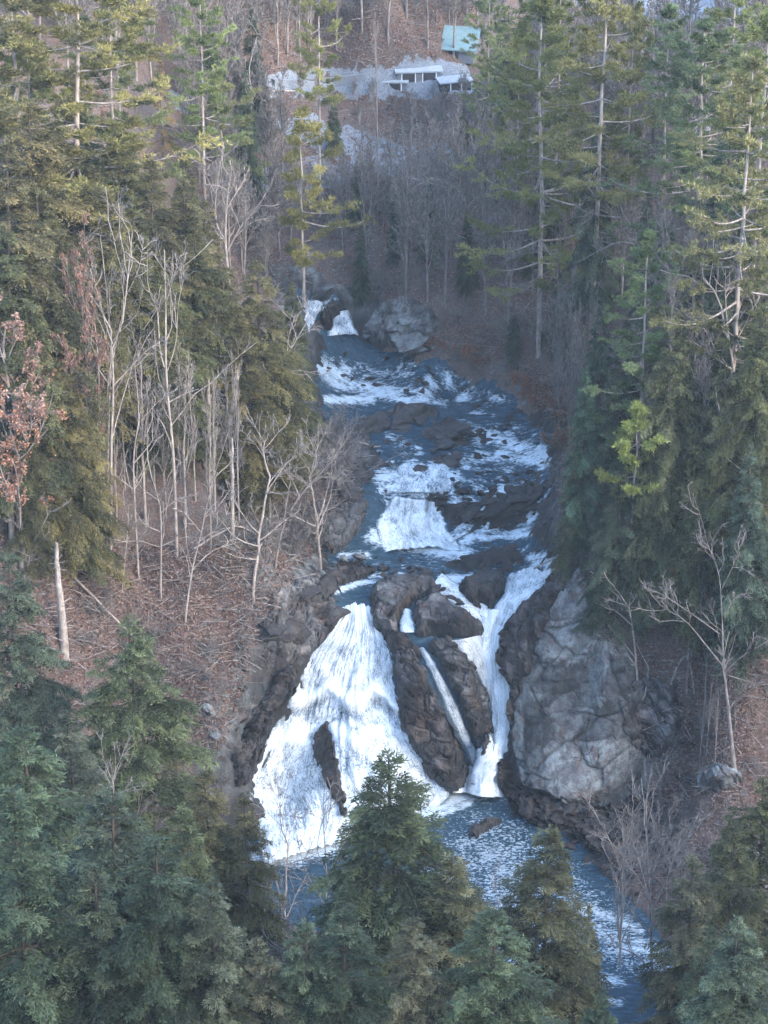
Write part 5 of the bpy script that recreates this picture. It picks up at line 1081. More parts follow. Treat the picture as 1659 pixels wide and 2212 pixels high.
# --- trees drawn limb by limb
TAKEN += TAKEN_S
SK = [
 ('gnarled leafless tree with forked spreading limbs at the right edge of the slope', .30, BARK, 0, [[(1592,1712),(1580,1600),(1570,1500),(1563,1440),(1560,1340)],[(1560,1340),(1553,1240),(1530,1180),(1515,1120),(1500,1080)],[(1563,1440),(1530,1400),(1480,1340),(1430,1310),(1380,1250)],[(1555,1370),(1500,1330),(1440,1290),(1400,1270)],[(1565,1455),(1600,1420),(1650,1390),(1700,1350)],[(1563,1330),(1590,1290),(1620,1280)],[(1560,1270),(1580,1230),(1610,1150)],[(1575,1460),(1610,1470),(1650,1480)]]),
 ('crooked pale tree with a broken top beside the pale rock face', .22, BARKP, 1, [[(1395,1660),(1385,1580),(1378,1500),(1375,1440),(1368,1370),(1358,1310),(1340,1285)],[(1375,1440),(1350,1410),(1320,1385),(1305,1370)],[(1375,1440),(1345,1425),(1335,1400)],[(1358,1310),(1300,1290)],[(1358,1310),(1390,1270)]]),
 ('leafless tree with upswept limbs on the right shore in front of the pool', .20, BARK, 2, [[(1410,2190),(1408,2080),(1405,1960),(1400,1870),(1395,1760),(1400,1690)],[(1408,1960),(1380,1900),(1330,1830),(1290,1790)],[(1408,1970),(1440,1900),(1460,1850),(1490,1780)],[(1405,1900),(1440,1800),(1455,1730)],[(1408,2100),(1370,2060),(1310,2040)],[(1406,2020),(1350,1950),(1330,1900)]]),
 ('white slim birch with two close stems at the lower left middle', .16, BARKP, 3, [[(535,2230),(545,2120),(560,2020),(570,1960),(578,1900),(580,1850)],[(556,2040),(572,1990),(585,1930),(592,1870)],[(545,2130),(520,2060),(500,2010)]]),
 ('thin pale birch leaning right beside the white slim birch', .11, BARKP, 4, [[(560,2235),(580,2150),(600,2070),(612,2010)],[(585,2140),(620,2080),(660,2050)]]),
 ('tall pale bare tree forking high, second from the left of the bright group', .20, BARKP, 5, [[(238,1215),(240,1080),(240,973),(245,833),(243,743),(260,718),(272,638),(286,500)],[(245,833),(290,785),(320,755),(345,740)],[(243,743),(225,690),(215,640)],[(272,640),(300,580),(310,520)]]),
 ('pale bare tree at the left of the bright group, its top bent to the left', .18, BARKP, 6, [[(228,1190),(233,963),(237,833),(240,698),(220,673),(175,603),(165,560)],[(220,673),(205,610),(200,570)],[(237,833),(200,780),(165,740)]]),
 ('pale bare tree with many upright forks at the right of the bright group', .22, BARKP, 7, [[(382,1200),(375,993),(363,863),(358,783),(358,648),(355,540)],[(360,648),(370,618),(390,550)],[(355,793),(345,753),(340,673),(320,618),(318,540)],[(362,800),(380,740),(385,660),(400,590)],[(363,870),(400,850),(430,840)]]),
 ('thin pale bare tree in the middle gap of the bright group', .13, BARKP, 8, [[(220,1180),(215,893),(212,773),(203,683),(196,610)],[(212,773),(185,720),(170,690)]]),
 ('lower pale bare tree with side limbs in front of the bright group', .16, BARKP, 9, [[(300,1260),(288,1003),(300,913),(295,828),(290,780)],[(300,913),(340,870),(380,840)],[(290,1000),(330,950),(345,900)],[(292,1060),(250,1030),(220,1020)]]),
 ('grey bare tree with level limbs in the tangle below the bright group', .14, BARKP, 10, [[(347,1300),(348,1150),(345,1090),(320,1000),(318,923)],[(348,1150),(310,1130),(285,1090)],[(346,1110),(380,1080),(420,1070)],[(348,1180),(400,1160),(440,1165)]]),
 ('leaning bare tree with a pale stem standing on the red brown slope', .14, BARKP, 11, [[(398,1350),(415,1231),(435,1151),(447,1090),(470,1020)],[(415,1231),(460,1190),(520,1170)],[(435,1151),(400,1110),(380,1100)],[(430,1170),(480,1130),(500,1080)]]),
 ('thin bare tree at the far left of the red brown slope', .12, BARK, 12, [[(57,1290),(65,1191),(85,1150),(110,1100)],[(65,1191),(40,1140),(20,1120)]]),
 ('pale bare pole tree in the middle of the red brown slope', .10, BARKP, 13, [[(262,1290),(275,1156),(278,1090)],[(275,1156),(300,1120)]]),
 ('bare tree arching over the left bank toward the cascade', .16, BARK, 14, [[(592,1230),(600,1190),(613,1133),(647,1073),(672,1044),(736,976)],[(613,1133),(620,1080),(640,1000),(690,930)],[(647,1073),(620,1020),(570,1000)],[(672,1044),(700,1030),(740,1040)],[(600,1190),(560,1130),(540,1090)]]),
 ('slanting pale bare tree leaning right over the upper left bank', .14, BARKP, 15, [[(520,940),(550,880),(585,818),(620,768),(670,683)],[(620,768),(625,720),(640,680)],[(585,818),(640,800),(690,810)],[(560,860),(600,850),(650,830)]]),
 ('grey forked tree with fanning limbs in the upper left middle', .22, BARKP, 16, [[(498,640),(490,560),(487,515),(490,440),(500,360)],[(490,545),(520,490),(560,440),(585,400)],[(489,520),(468,485),(467,415),(480,330)],[(467,420),(440,370),(430,330)],[(505,515),(545,480),(590,470)],[(490,450),(520,400),(540,360)]]),
 ('pale grey twisted tree left of the upper pale strip', .18, BARKP, 17, [[(528,330),(535,270),(545,215),(538,150),(555,80)],[(538,225),(560,190),(575,180)],[(543,200),(520,130),(500,100)]]),
 ('white grey bare tree with many fanned stems near the right edge', .24, BARKP, 18, [[(1600,1000),(1590,850),(1580,768),(1565,703),(1552,643),(1520,600)],[(1575,740),(1568,660),(1567,580)],[(1580,768),(1590,710),(1600,650)],[(1570,720),(1545,708),(1485,683)],[(1578,760),(1610,700),(1640,640)],[(1585,800),(1540,770),(1500,740),(1470,735)]]),
 ('pale bare tree leaning left in front of dark hemlocks at the right edge', .18, BARKP, 19, [[(1614,1180),(1610,1078),(1605,973),(1580,920),(1555,893),(1545,833)],[(1605,990),(1640,965),(1670,945)],[(1608,1020),(1570,990),(1540,960)]]),
 ('leafless tree with one bent pale limb in the middle distance', .2, BARK, 20, [[(1030,620),(1020,520),(1005,440),(985,405),(950,390),(925,388),(880,415)],[(950,390),(935,360)],[(1005,440),(990,400),(950,350)],[(1010,470),(1060,400),(1080,340)],[(1005,440),(1000,360),(1010,300)]]),
 ('leafless oak with long level limbs right of the tallest pine', .26, BARK, 21, [[(1400,660),(1385,530),(1350,470),(1335,440),(1290,430),(1270,400)],[(1350,470),(1310,467),(1260,455),(1240,440)],[(1355,475),(1425,465),(1495,475),(1540,500)],[(1385,530),(1330,525),(1260,560)],[(1370,500),(1370,450),(1400,410)],[(1385,540),(1430,520),(1480,530)]]),
 ('dead tree with drooping grey limbs beside the tallest pine', .22, BARK, 22, [[(1215,800),(1210,700),(1205,600),(1203,520)],[(1203,560),(1180,590),(1125,618),(1075,648)],[(1204,580),(1180,618),(1150,648),(1107,688)],[(1206,610),(1190,633),(1175,668),(1150,710)],[(1207,640),(1180,680),(1165,730)],[(1204,560),(1250,575),(1330,590)],[(1205,540),(1150,545),(1100,560)],[(1208,660),(1240,700),(1250,740)]]),
 ('bare tree with fine limbs in front of the wide fall at the lower left', .10, BARK, 23, [[(700,2110),(704,1990),(705,1880),(698,1760),(703,1680)],[(704,1960),(660,1880),(640,1800)],[(705,1900),(740,1840),(750,1780)],[(704,2000),(740,1930),(770,1890)]]),
 ('bare grey tree with crossing limbs between the lower left hemlocks', .16, BARK, 24, [[(262,2020),(255,1900),(220,1790),(190,1720),(175,1650)],[(222,1795),(280,1770),(340,1750)],[(240,1850),(300,1800),(345,1820)],[(200,1740),(160,1700),(140,1640)],[(255,1900),(310,1850),(350,1740)]]),
 ('thin leafless tree close to the rubble below the pale rock face', .10, BARK, 25, [[(1345,1960),(1340,1880),(1310,1800),(1260,1720)],[(1340,1880),(1360,1800),(1372,1700)],[(1345,1920),(1390,1850),(1420,1790)]]),
]
for lab, r_, m_, sd_, L_ in SK:
    skel(L_, r_, lab, m_, 'birch_tree' if 'birch' in lab else ('dead_tree' if lab.startswith('dead') else 'bare_tree'), seed=sd_)
TAKEN += TAKEN_S
# --- snags
for a in [('snag',447,790,9.5,1,'dead pale snag with short stubs, upper left one of two'),('snag',515,800,11,1,'dead snag with stubs in front of the olive wood, the taller of two'),('snag',128,1200,8.5,1.6,'thick broken pale snag on the red brown slope at the left'),('snag',497,960,8,.8,'thin dead snag beneath the taller of two')]:
    top(a[0], a[1], a[2], a[3], a[4], a[5], lean=rt.uniform(-.04, .04))
# --- trees keeping orange leaves
for a in [('leafy',0,735,17,1.2,'oak with orange dead leaves on the left edge',0),('leafy',165,640,20,.55,'oak with orange leaves behind the pale bare trees',0),('leafy',25,850,14,1.2,'lower oak with orange brown leaves by the left edge',1),('leafy',190,205,9,.9,'small orange leaved beech under the tall left pine',1),
          ('leafy',1490,1350,8,.9,'small beech keeping a few dry leaves beside the gnarled tree',1),('leafy',640,330,6,1,'reddish brown bush beside the pale ground below the small pine',1)]:
    top(a[0], a[1], a[2], a[3], a[4], a[5], var=a[6], tint=(1.0, .86, .80), name='oak_tree' if 'oak' in a[5] else 'beech_tree')
# --- thickets: repeats nothing tells apart
def thicket(kind, n, poly, h0, h1, w0, w1, label, group, name, gap=1.6, tint=MIDG, tj=.12, cat=None):
    poly = [np.array(q, float) for q in poly]; x0, y0 = np.min(poly, 0); x1, y1 = np.max(poly, 0); k = tries = 0
    while k < n and tries < n * 25:
        tries += 1; p = (rt.uniform(x0, x1), rt.uniform(y0, y1))
        if not inside(np.array([p]), poly)[0]: continue
        x, y, z = cast1(p[0], p[1])
        if any((x - a) ** 2 + (y - b) ** 2 < gap * gap for a, b in TAKEN): continue
        q = np.array([[x, y, 0.]])
        if bil(sdCZ, x, y) < .6 or bil(sdPZ, x, y) < .6: continue
        TAKEN.append((x, y)); j = rt.uniform(1 - tj, 1 + tj)
        plant(kind, x, y, z, rt.uniform(h0, h1), rt.uniform(w0, w1), name, label, cat or name.replace('_', ' '), group, rt, tuple(v * j for v in tint)); k += 1
sdCZ = sdC.reshape(ny, nx); sdPZ = sdP.reshape(ny, nx)
# bases in the photograph
thicket('barefar', 40, [(780,600),(900,560),(1100,560),(1220,640),(1230,760),(1100,720),(950,690),(840,640)], 8, 14, .6, .95, 'bare grey tree in the purple thicket above the far right river bank', 'bare trees of the thicket above the far right bank', 'bare_tree', 1.8)
thicket('barefar', 34, [(720,560),(850,460),(1100,420),(1350,440),(1600,520),(1600,640),(1300,620),(1000,560)], 6, 10, .6, .95, 'bare grey tree in the far thicket between the clearing and the river', 'bare trees of the far thicket in the middle', 'bare_tree', 2.2)
thicket('barefar', 48, [(450,60),(700,40),(1050,40),(1050,130),(880,130),(560,170),(450,160)], 9, 15, .6, .9, 'bare grey tree on the red brown far hillside at the top', 'bare trees of the far hillside at the top', 'bare_tree', 2.4)
thicket('barefar', 24, [(1050,150),(1650,60),(1650,300),(1250,360),(1080,300)], 10, 16, .6, .9, 'bare grey tree among the pines at the upper right', 'bare trees among the upper right pines', 'bare_tree', 2.6)
thicket('barefar', 16, [(380,120),(500,250),(560,330),(460,360),(380,260)], 9, 14, .6, .9, 'bare grey tree left of the pale strips', 'bare trees left of the pale strips', 'bare_tree', 2.2)
thicket('bare', 12, [(500,-160),(1500,-160),(1500,-20),(500,-20)], 12, 17, .7, .9, 'bare tree trunk at the very top edge', 'bare trees along the top edge', 'bare_tree', 3)
thicket('barepale', 26, [(150,1020),(420,1040),(560,1060),(520,1200),(380,1260),(240,1180)], 8, 13, .45, .7, 'pale bare stem rising from the red brown slope at the left', 'pale bare stems on the left slope', 'bare_tree', 1.5)
thicket('barepale', 10, [(1440,1420),(1620,1440),(1620,1680),(1470,1690)], 5, 9, .4, .6, 'thin bare stem on the right slope under the gnarled tree', 'thin bare stems on the right slope', 'bare_tree', 1.4)
thicket('barefar', 12, [(1180,700),(1300,780),(1250,1000),(1210,980),(1190,850)], 6, 10, .6, .9, 'bare tree on the right bank of the upper river', 'bare trees on the right bank of the upper river', 'bare_tree', 1.6)
thicket('shrub', 34, [(560,1020),(740,930),(760,1060),(690,1180),(560,1260),(450,1180)], 2.2, 4.2, .9, 1.3, 'bare twiggy shrub on the left bank beside the middle river', 'bare shrubs on the left bank of the middle river', 'bare_shrub', 1.2)
thicket('shrub', 75, [(130,1200),(600,1230),(560,1380),(480,1560),(360,1620),(180,1400)], 1.4, 3.4, .9, 1.3, 'bare twiggy shrub on the red brown slope left of the falls', 'bare shrubs on the slope left of the falls', 'bare_shrub', 1.3)
thicket('shrub', 34, [(1200,1040),(1260,850),(1120,760),(900,650),(1000,600),(1250,700),(1400,800),(1300,1100)], 2, 4.5, .9, 1.3, 'bare twiggy shrub along the far right bank', 'bare shrubs along the far right bank', 'bare_shrub', 1.4)
thicket('shrub', 30, [(1400,1420),(1650,1400),(1650,1900),(1450,1950),(1320,1880),(1420,1700)], 1.6, 3.4, .9, 1.3, 'bare twiggy shrub on the lower right slope above the pool', 'bare shrubs on the lower right slope', 'bare_shrub', 1.4)
thicket('shrub', 26, [(600,420),(900,380),(1300,420),(1300,520),(800,560),(680,520)], 2.5, 5, .9, 1.3, 'bare shrub in the purple brush of the middle distance', 'bare shrubs in the middle distance', 'bare_shrub', 2)
thicket('shrub', 30, [(540,30),(1050,10),(1000,110),(800,140),(560,130)], 2.5, 4.5, 1, 1.4, 'bare shrub on the red brown hillside at the top', 'bare shrubs on the top hillside', 'bare_shrub', 2)
thicket('rustshrub', 40, [(900,740),(1010,760),(1110,820),(1190,860),(1210,890),(1150,880),(1060,800),(960,775)], .8, 1.5, .9, 1.4, 'rust coloured low bush on the right bank of the upper river', 'rusty bushes on the right bank of the upper river', 'rusty_shrub', .9, tint=(.85, .68, .62))
thicket('rustshrub', 16, [(560,10),(900,-10),(900,60),(640,90),(560,80)], 2, 3.4, 1, 1.5, 'red brown bush on the far hillside at the top', 'red brown bushes on the top hillside', 'rusty_shrub', 2, tint=(.8, .5, .52))
thicket('rustshrub', 12, [(1200,870),(1260,900),(1250,960),(1210,960)], .8, 1.6, 1, 1.4, 'dull brown bush behind the stones of the right bank', 'brown bushes behind the right bank stones', 'rusty_shrub', 1, tint=(.7, .6, .55))
thicket('barefar', 46, [(560,40),(1050,20),(1060,150),(980,140),(880,125),(700,150),(560,165)], 7, 12, .8, 1.2, 'purplish bare tree crown on the far hillside above the clearing', 'bare crowns above the clearing', 'bare_tree', 1.6)
thicket('barefar', 24, [(380,60),(560,60),(570,180),(470,260),(560,330),(480,330),(380,240)], 7, 12, .8, 1.1, 'purplish bare tree between the left pines and the clearing', 'bare trees left of the clearing', 'bare_tree', 1.6)
thicket('barefar', 26, [(640,222),(1000,215),(1120,250),(1100,285),(800,280),(680,245)], 1.6, 3, 1, 1.4, 'low bare brush tree between the pale strips of the clearing', 'brush between the pale strips', 'bare_tree', 1.4)
thicket('barefar', 30, [(800,420),(1120,400),(1250,480),(1200,560),(900,540),(760,480)], 4, 7, .9, 1.2, 'purplish bare tree in the hollow above the river', 'bare trees in the hollow above the river', 'bare_tree', 1.5)
thicket('barefar', 26, [(1080,250),(1350,250),(1600,330),(1620,480),(1350,450),(1150,380)], 8, 13, .8, 1.1, 'purplish bare tree behind the right bank pines', 'bare trees behind the right bank pines', 'bare_tree', 1.8)
thicket('barefar', 16, [(0,60),(380,30),(380,200),(300,330),(120,200),(0,180)], 9, 14, .7, 1, 'grey bare tree behind the upper left pines', 'bare trees behind the upper left pines', 'bare_tree', 2)
thicket('barefar', 34, [(420,250),(600,300),(650,540),(600,640),(480,640),(430,400)], 5, 10, .8, 1.1, 'purplish bare tree on the slope below the small left pines', 'bare trees below the small left pines', 'bare_tree', 1.4)
thicket('shrub', 24, [(430,1420),(600,1380),(560,1560),(480,1700),(400,1650)], 1.2, 2.6, .9, 1.3, 'bare shrub on the ledges left of the wide fall', 'bare shrubs on the ledges left of the wide fall', 'bare_shrub', 1.0)
thicket('shrub', 26, [(760,560),(960,640),(1050,700),(900,700),(780,640)], 1.5, 3, .9, 1.3, 'bare shrub around the pale boulders at the head of the river', 'bare shrubs at the head of the river', 'bare_shrub', 1.1)
# --- the leafy, twiggy floor of the open slopes
def floor_litter(polys, n, seed):
    rng = np.random.default_rng(seed); g = Geo(); st = []
    for poly, share in polys:
        poly = [np.array(q, float) for q in poly]; a = np.min(poly, 0); b_ = np.max(poly, 0)
        q = rng.uniform(a, b_, (int(n * share * 2), 2)); q = q[inside(q, poly)][:int(n * share)]
        P = cast(q[:, 0], q[:, 1], TZ); P = P[(bil(sdCZ, P[:, 0], P[:, 1]) > .7) & (bil(sdPZ, P[:, 0], P[:, 1]) > .7)]; P[:, 2] += rng.uniform(.01, .14, len(P)); k = len(P)
        D = unit(rng.normal(size=(k, 3)) * np.array([1, 1, .45])); V, Fq = cards(P, D, unit(np.cross(D, rng.normal(size=(k, 3)))), rng.uniform(.12, .34, k), rng.uniform(.07, .18, k)); g.add(V, Fq, np.repeat(np.clip(rng.normal(.45, .25, k), 0, 1), 4))
        m = int(k * .05); j = rng.integers(0, k, m); L = rng.uniform(.4, 2.2, m); d = unit(rng.normal(size=(m, 3)) * np.array([1, 1, .25])); S = P[j][:, None] + d[:, None] * (np.linspace(0, 1, 4)[None] * L[:, None])[..., None]; S[..., 2] += .08
        st.append((S, np.tile(rng.uniform(.015, .035, (m, 1)), (1, 4)), 3))
    return tint_mesh('leaf_litter', [g] + st, [DRYL] + [BARK] * len(st), False)
LIT = [([(0,1150),(150,1180),(150,1620),(0,1650)], .12), ([(140,1180),(600,1180),(640,1240),(560,1380),(480,1620),(140,1560)], .34), ([(560,1000),(760,940),(770,1080),(700,1190),(600,1240)], .12), ([(1370,1400),(1659,1350),(1659,1950),(1480,2020),(1300,1860),(1400,1700)], .26), ([(850,700),(1000,740),(1230,880),(1300,1100),(1220,1190),(1190,920),(1050,810)], .22), ([(900,690),(1050,700),(1240,860),(1200,900),(1060,800),(900,755)], .1), ([(540,20),(1060,0),(1050,120),(560,160)], .10), ([(640,440),(1000,500),(1300,640),(1000,700),(700,620)], .06), ([(400,300),(560,330),(640,560),(560,700),(400,620)], .08), ([(600,200),(1050,200),(1120,380),(640,420)], .08)]
o = link('leaf_litter', floor_litter(LIT, 70000, 5)); o.color = (.88, .84, .88, 1); tag(o, 'russet and grey leaf litter with fallen twigs on the open slopes', 'leaf litter', kind='stuff')
thicket('barefar', 26, [(1250,620),(1640,700),(1640,1250),(1450,1300),(1280,900)], 9, 14, .5, .8, 'grey bare tree threaded between the hemlocks of the right wood', 'bare trees between the right wood hemlocks', 'bare_tree', 1.8)
thicket('barefar', 14, [(120,1000),(560,950),(600,1080),(480,1180),(200,1180)], 6, 11, .5, .8, 'fine twigged bare tree in the tangle above the red brown slope', 'fine bare trees above the red brown slope', 'bare_tree', 1.4)
thicket('barefar', 14, [(1380,1330),(1650,1300),(1650,1600),(1500,1640),(1400,1500)], 4, 8, .5, .8, 'fine twigged bare tree around the gnarled tree on the right slope', 'fine bare trees around the gnarled tree', 'bare_tree', 1.3)
print('trees', NT[0])

# ------------------------------------------------------------------ things built in the far clearing
def plain(name, c, rough=.8, var=.15, sc_=3):
    m, nt, b = new_mat(name); k = NB(nt); n = k.noise(sc_, 4, .6, k.obj())
    k.l(k.ramp(n, [(.3, tuple(v * (1 - var) for v in c)), (.7, tuple(min(1, v * (1 + var)) for v in c))]), b.inputs['Base Color']); b.inputs['Roughness'].default_value = rough
    return m
MT = {'teal': plain('painted_metal_roof', (.17, .27, .29), .7), 'snowroof': plain('pale_roof', (.36, .39, .42)), 'grey': plain('weathered_boards', (.16, .17, .19)), 'peach': plain('peach_clapboard', (.55, .38, .30)), 'dark': plain('dark_opening', (.03, .03, .035)), 'white': plain('white_trim', (.75, .76, .78)), 'concrete': plain('grey_concrete', (.22, .24, .27)), 'rust': plain('yellow_paint', (.45, .28, .10))}
def boxV(x0, x1, y0, y1, z0, z1):
    V = [(x, y, z) for z in (z0, z1) for x, y in ((x0, y0), (x1, y0), (x1, y1), (x0, y1))]
    return V, [(0, 3, 2, 1), (4, 5, 6, 7), (0, 1, 5, 4), (1, 2, 6, 5), (2, 3, 7, 6), (3, 0, 4, 7)]
def box_obj(name, mat, parent, *boxes):
    g = Geo()
    for bx in boxes: V, Fq = boxV(*bx); g.add(V, Fq)
    return link(name, g.mesh(name, mat), parent)
def house(px, py, w, d, h, rise, wall, roof, label, rz=0, name='shed', wins=(), door=None, ov=.35):
    x, y, z = cast1(px, py); e = empty(name, (x, y, z - .1), rz); tag(e, label, 'shed' if name == 'shed' else 'house')
    g = Geo(); V, Fq = boxV(-w / 2, w / 2, 0, d, 0, h); g.add(V, Fq)
    if rise > 0: g.add([(-w / 2, 0, h), (-w / 2, d / 2, h + rise), (-w / 2, d, h), (-w / 2, d, h), (w / 2, 0, h), (w / 2, d / 2, h + rise), (w / 2, d, h), (w / 2, d, h)], [(0, 1, 2, 3), (7, 6, 5, 4)])
    link('walls', g.mesh('walls', wall), e)
    g = Geo(); t = .14; X = w / 2 + ov
    for s_ in (0, 1):
        ya, yb = (-ov, d / 2) if not s_ else (d + ov, d / 2); za = h - ov * rise / (d / 2) + .02; zb = h + rise + .02
        V = [(-X, ya, za), (X, ya, za), (X, yb, zb), (-X, yb, zb), (-X, ya, za + t), (X, ya, za + t), (X, yb, zb + t), (-X, yb, zb + t)]; g.add(V, [(0, 3, 2, 1), (4, 5, 6, 7), (0, 1, 5, 4), (1, 2, 6, 5), (2, 3, 7, 6), (3, 0, 4, 7)])
    link('roof', g.mesh('roof', roof), e)
    for (a, zz, ww, hh) in wins:
        o = box_obj('window', MT['dark'], e, (a - ww / 2, a + ww / 2, -.05, .02, zz, zz + hh)); box_obj('frame', MT['white'], o, (a - ww / 2 - .1, a - ww / 2, -.08, .02, zz - .1, zz + hh + .1), (a + ww / 2, a + ww / 2 + .1, -.08, .02, zz - .1, zz + hh + .1))
    if door: box_obj('door', MT['dark'], e, (door - .5, door + .5, -.05, .02, .05, min(2.0, h - .2)))
    return e
house(990, 134, 2.9, 3.6, 1.5, 1.5, MT['grey'], MT['teal'], 'small shed with a turquoise metal roof at the top of the clearing', rz=-.25, door=-.5)
house(905, 178, 4.2, 3.0, 1.1, .35, MT['grey'], MT['snowroof'], 'low open lean-to with a white roof in the clearing, left of the turquoise shed', rz=.12, wins=[(-1, .2, 1.2, .7), (1, .2, 1.2, .7)], ov=.2)
house(835, 196, 3.8, 2.6, .9, .25, MT['grey'], MT['snowroof'], 'low dark hut with a white flat roof in the middle of the clearing', rz=-.05, wins=[(-.9, .2, 1.1, .55), (.8, .2, 1.1, .55)], ov=.2)
house(985, 196, 3.0, 2.4, .9, .2, MT['dark'], MT['snowroof'], 'small white roofed hut at the right end of the clearing', rz=.3, ov=.2, wins=[(0, .2, 1, .5)])
house(1485, 345, 2.8, 3.4, 2.4, 1.0, MT['peach'], MT['snowroof'], 'peach walled house with a white roof half hidden by trees at the upper right', rz=-.3, name='house', wins=[(-.6, 1, .6, .8), (.6, 1, .6, .8)], door=0)
e_ = empty('concrete_hut', (*cast1(610, 455)[:2], cast1(610, 455)[2] - .1), .05); tag(e_, 'grey concrete block hut with a white railing on top below the pale road', 'hut')
box_obj('walls', MT['concrete'], e_, (-1.35, 1.35, 0, 2.4, 0, 1.9)); box_obj('top_slab', MT['snowroof'], e_, (-1.5, 1.5, -.15, 2.5, 1.9, 2.05)); box_obj('base_ledge', MT['snowroof'], e_, (-1.5, 1.5, -.3, -.003, 0, .16))
box_obj('railing', MT['white'], e_, *[(x_ - .12, x_ + .12, 0, .1, 2.05, 2.5) for x_ in (-.5, 0, .5, 1.0)])
def wall_line(pts, label, h=.8, mat='white', name='stone_wall'):
    P = np.array([cast1(*p) for p in pts]); g = Geo()
    for a, b in zip(P[:-1], P[1:]):
        d = b - a; L = math.hypot(d[0], d[1]); n = np.array([-d[1], d[0]]) / L * .25
        V = [(*(q[:2] + s_ * n), q[2] + zz) for zz in (-.3, h) for q, s_ in ((a, -1), (b, -1), (b, 1), (a, 1))]; g.add(V, [(0, 3, 2, 1), (4, 5, 6, 7), (0, 1, 5, 4), (1, 2, 6, 5), (2, 3, 7, 6), (3, 0, 4, 7)])
    tag(link(name, g.mesh(name, MT[mat])), label, name.replace('_', ' '))
wall_line([(545,385),(600,368),(650,355),(705,345)], 'pale low wall edging the road strip below the small pine', .5, 'concrete')
wall_line([(590,185),(650,186),(720,180),(790,172)], 'pale low wall along the far side of the clearing', .6, 'concrete')
def logg(a, b, r, label, mat=None, up=.1):
    A, B = np.array(cast1(*a)), np.array(cast1(*b)); n = 10; s_ = np.linspace(0, 1, n)[:, None]; P = A * (1 - s_) + B * s_; P[:, 2] = np.maximum(P[:, 2], bil(TZ, P[:, 0], P[:, 1]) + r * .6) + up * (s_[:, 0] * 0 + 1) ; P += fbm(P * 1.3, 2, 3)[:, None] * .06
    rng = np.random.default_rng(int(a[0])); R = (r * (1 - .5 * s_[:, 0]))[None]; S = spawn(P[None], R, 7, (.1, .95), (40, 80), .12, 4, rng, .1, .2, .4, .4, .015)
    o = P[0].copy(); tag(link('fallen_log', tint_mesh('fallen_log', [(P[None] - o, R, 7), (S[0] - o, S[1], 4)], mat or BARKP)), label, 'log'); bpy.context.scene.objects[-1].location = o
logg((730,968), (868,966), .10, 'pale fallen log lying across the left bank rocks toward the river')
logg((1190,1262), (1262,1213), .13, 'pale fallen branch wedged at the top of the dark leaning rib', up=.5)
logg((150,1240), (330,1420), .10, 'grey fallen trunk slanting down the red brown slope')
logg((560,212), (640,208), .14, 'pale log lying on the far hillside at the top', BARKP)
logg((1130,1250), (1250,1190), .08, 'thin fallen pole over the right end of the upper pool', up=.4)
logg((1400,1600), (1500,1530), .12, 'grey fallen trunk in the brush right of the pale rock face')
logg((420,1190), (610,1240), .09, 'long pale fallen branch above the jumbled slabs on the left')
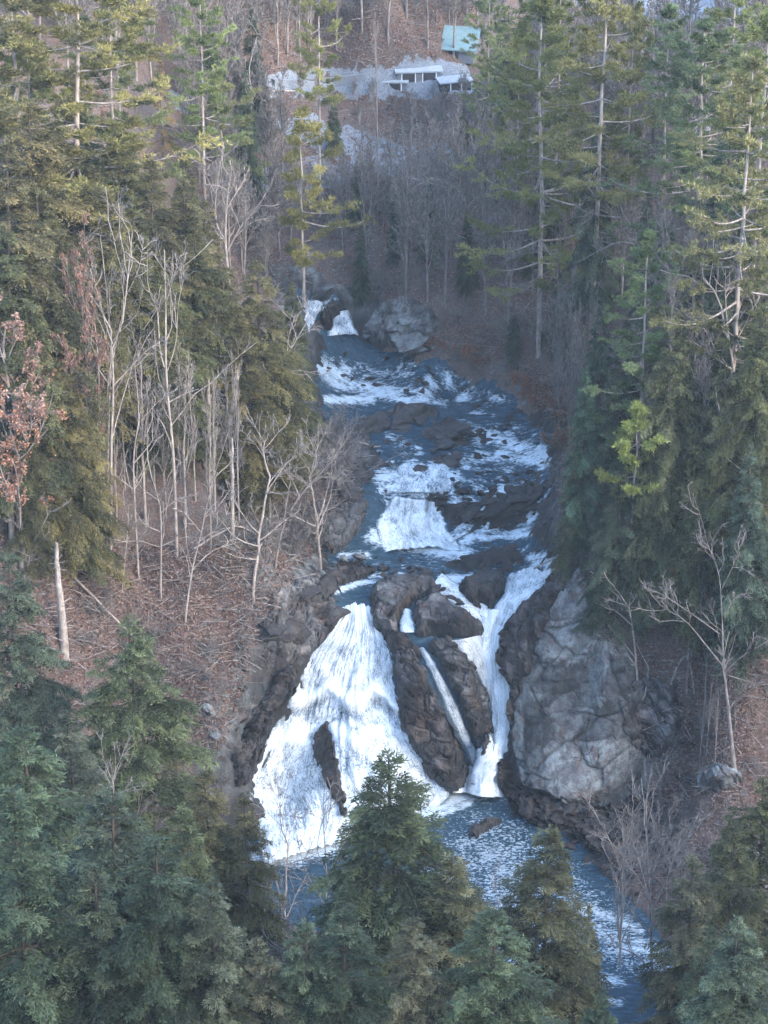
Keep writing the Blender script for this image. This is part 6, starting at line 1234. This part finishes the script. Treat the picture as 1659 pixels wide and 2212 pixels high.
# ------------------------------------------------------------------ camera, light
cam = bpy.data.cameras.new('camera'); co = bpy.data.objects.new('camera', cam); col.objects.link(co)
co.location = (0, 0, CAMZ); co.rotation_euler = (pi / 2 - PITCH, 0, 0)
cam.sensor_fit = 'HORIZONTAL'; cam.sensor_width = 36; cam.lens = 36 * F / 1659.0; cam.clip_start = .5; cam.clip_end = 3000
sc.camera = co
SUN_AZ, SUN_EL = radians(128), radians(24)
w = bpy.data.worlds.new('World'); sc.world = w; w.use_nodes = True; nt = w.node_tree; nt.nodes.clear()
o = nt.nodes.new('ShaderNodeOutputWorld'); bg = nt.nodes.new('ShaderNodeBackground'); sk = nt.nodes.new('ShaderNodeTexSky')
sk.sky_type = 'NISHITA'; sk.sun_disc = False; sk.sun_elevation = SUN_EL; sk.sun_rotation = SUN_AZ
sk.air_density = 1.0; sk.dust_density = 1.0; sk.ozone_density = .8
bg.inputs[1].default_value = .15
nt.links.new(sk.outputs[0], bg.inputs[0]); nt.links.new(bg.outputs[0], o.inputs[0])
from mathutils import Vector
s = Vector((cos(SUN_EL) * sin(SUN_AZ), cos(SUN_EL) * cos(SUN_AZ), sin(SUN_EL)))
sl = bpy.data.lights.new('sun', 'SUN'); so = bpy.data.objects.new('sun', sl); col.objects.link(so)
sl.energy = .8; sl.angle = radians(35); sl.color = (1, .88, .72); so.rotation_euler = s.to_track_quat('Z', 'Y').to_euler()
so.location = (60, -60, 160)
sc.view_settings.view_transform = 'Standard'; sc.view_settings.look = 'None'; sc.view_settings.gamma = 1; sc.view_settings.exposure = 3.15
sc.render.engine = 'CYCLES'
sc.cycles.max_bounces = 5; sc.cycles.diffuse_bounces = 2; sc.cycles.glossy_bounces = 2; sc.cycles.transmission_bounces = 3; sc.cycles.transparent_max_bounces = 4
sc.cycles.volume_bounces = 0

# the thin bluish air of the valley
hm = bpy.data.materials.new('haze_air'); hm.use_nodes = True; hn = hm.node_tree; hn.nodes.clear()
ho = hn.nodes.new('ShaderNodeOutputMaterial'); hv = hn.nodes.new('ShaderNodeVolumePrincipled')
hv.inputs['Color'].default_value = (.80, .92, 1, 1); hv.inputs['Density'].default_value = .00016; hv.inputs['Anisotropy'].default_value = .0
hn.links.new(hv.outputs[0], ho.inputs['Volume'])
zt = max(float(T.max()), CAMZ) + 8
x0, x1, y0, y1, z0, z1 = GX[0] - 5, GX[-1] + 5, GY[0] - 5, GY[-1] + 5, -3.2, zt + 30
hb = bpy.data.meshes.new('haze'); hb.from_pydata([(x, y, q) for q in (z0, z1) for x, y in ((x0, y0), (x1, y0), (x1, y1), (x0, y1))], [], [(0, 3, 2, 1), (4, 5, 6, 7), (0, 1, 5, 4), (1, 2, 6, 5), (2, 3, 7, 6), (3, 0, 4, 7)])
hb.materials.append(hm); tag(link('haze', hb), kind='stuff')
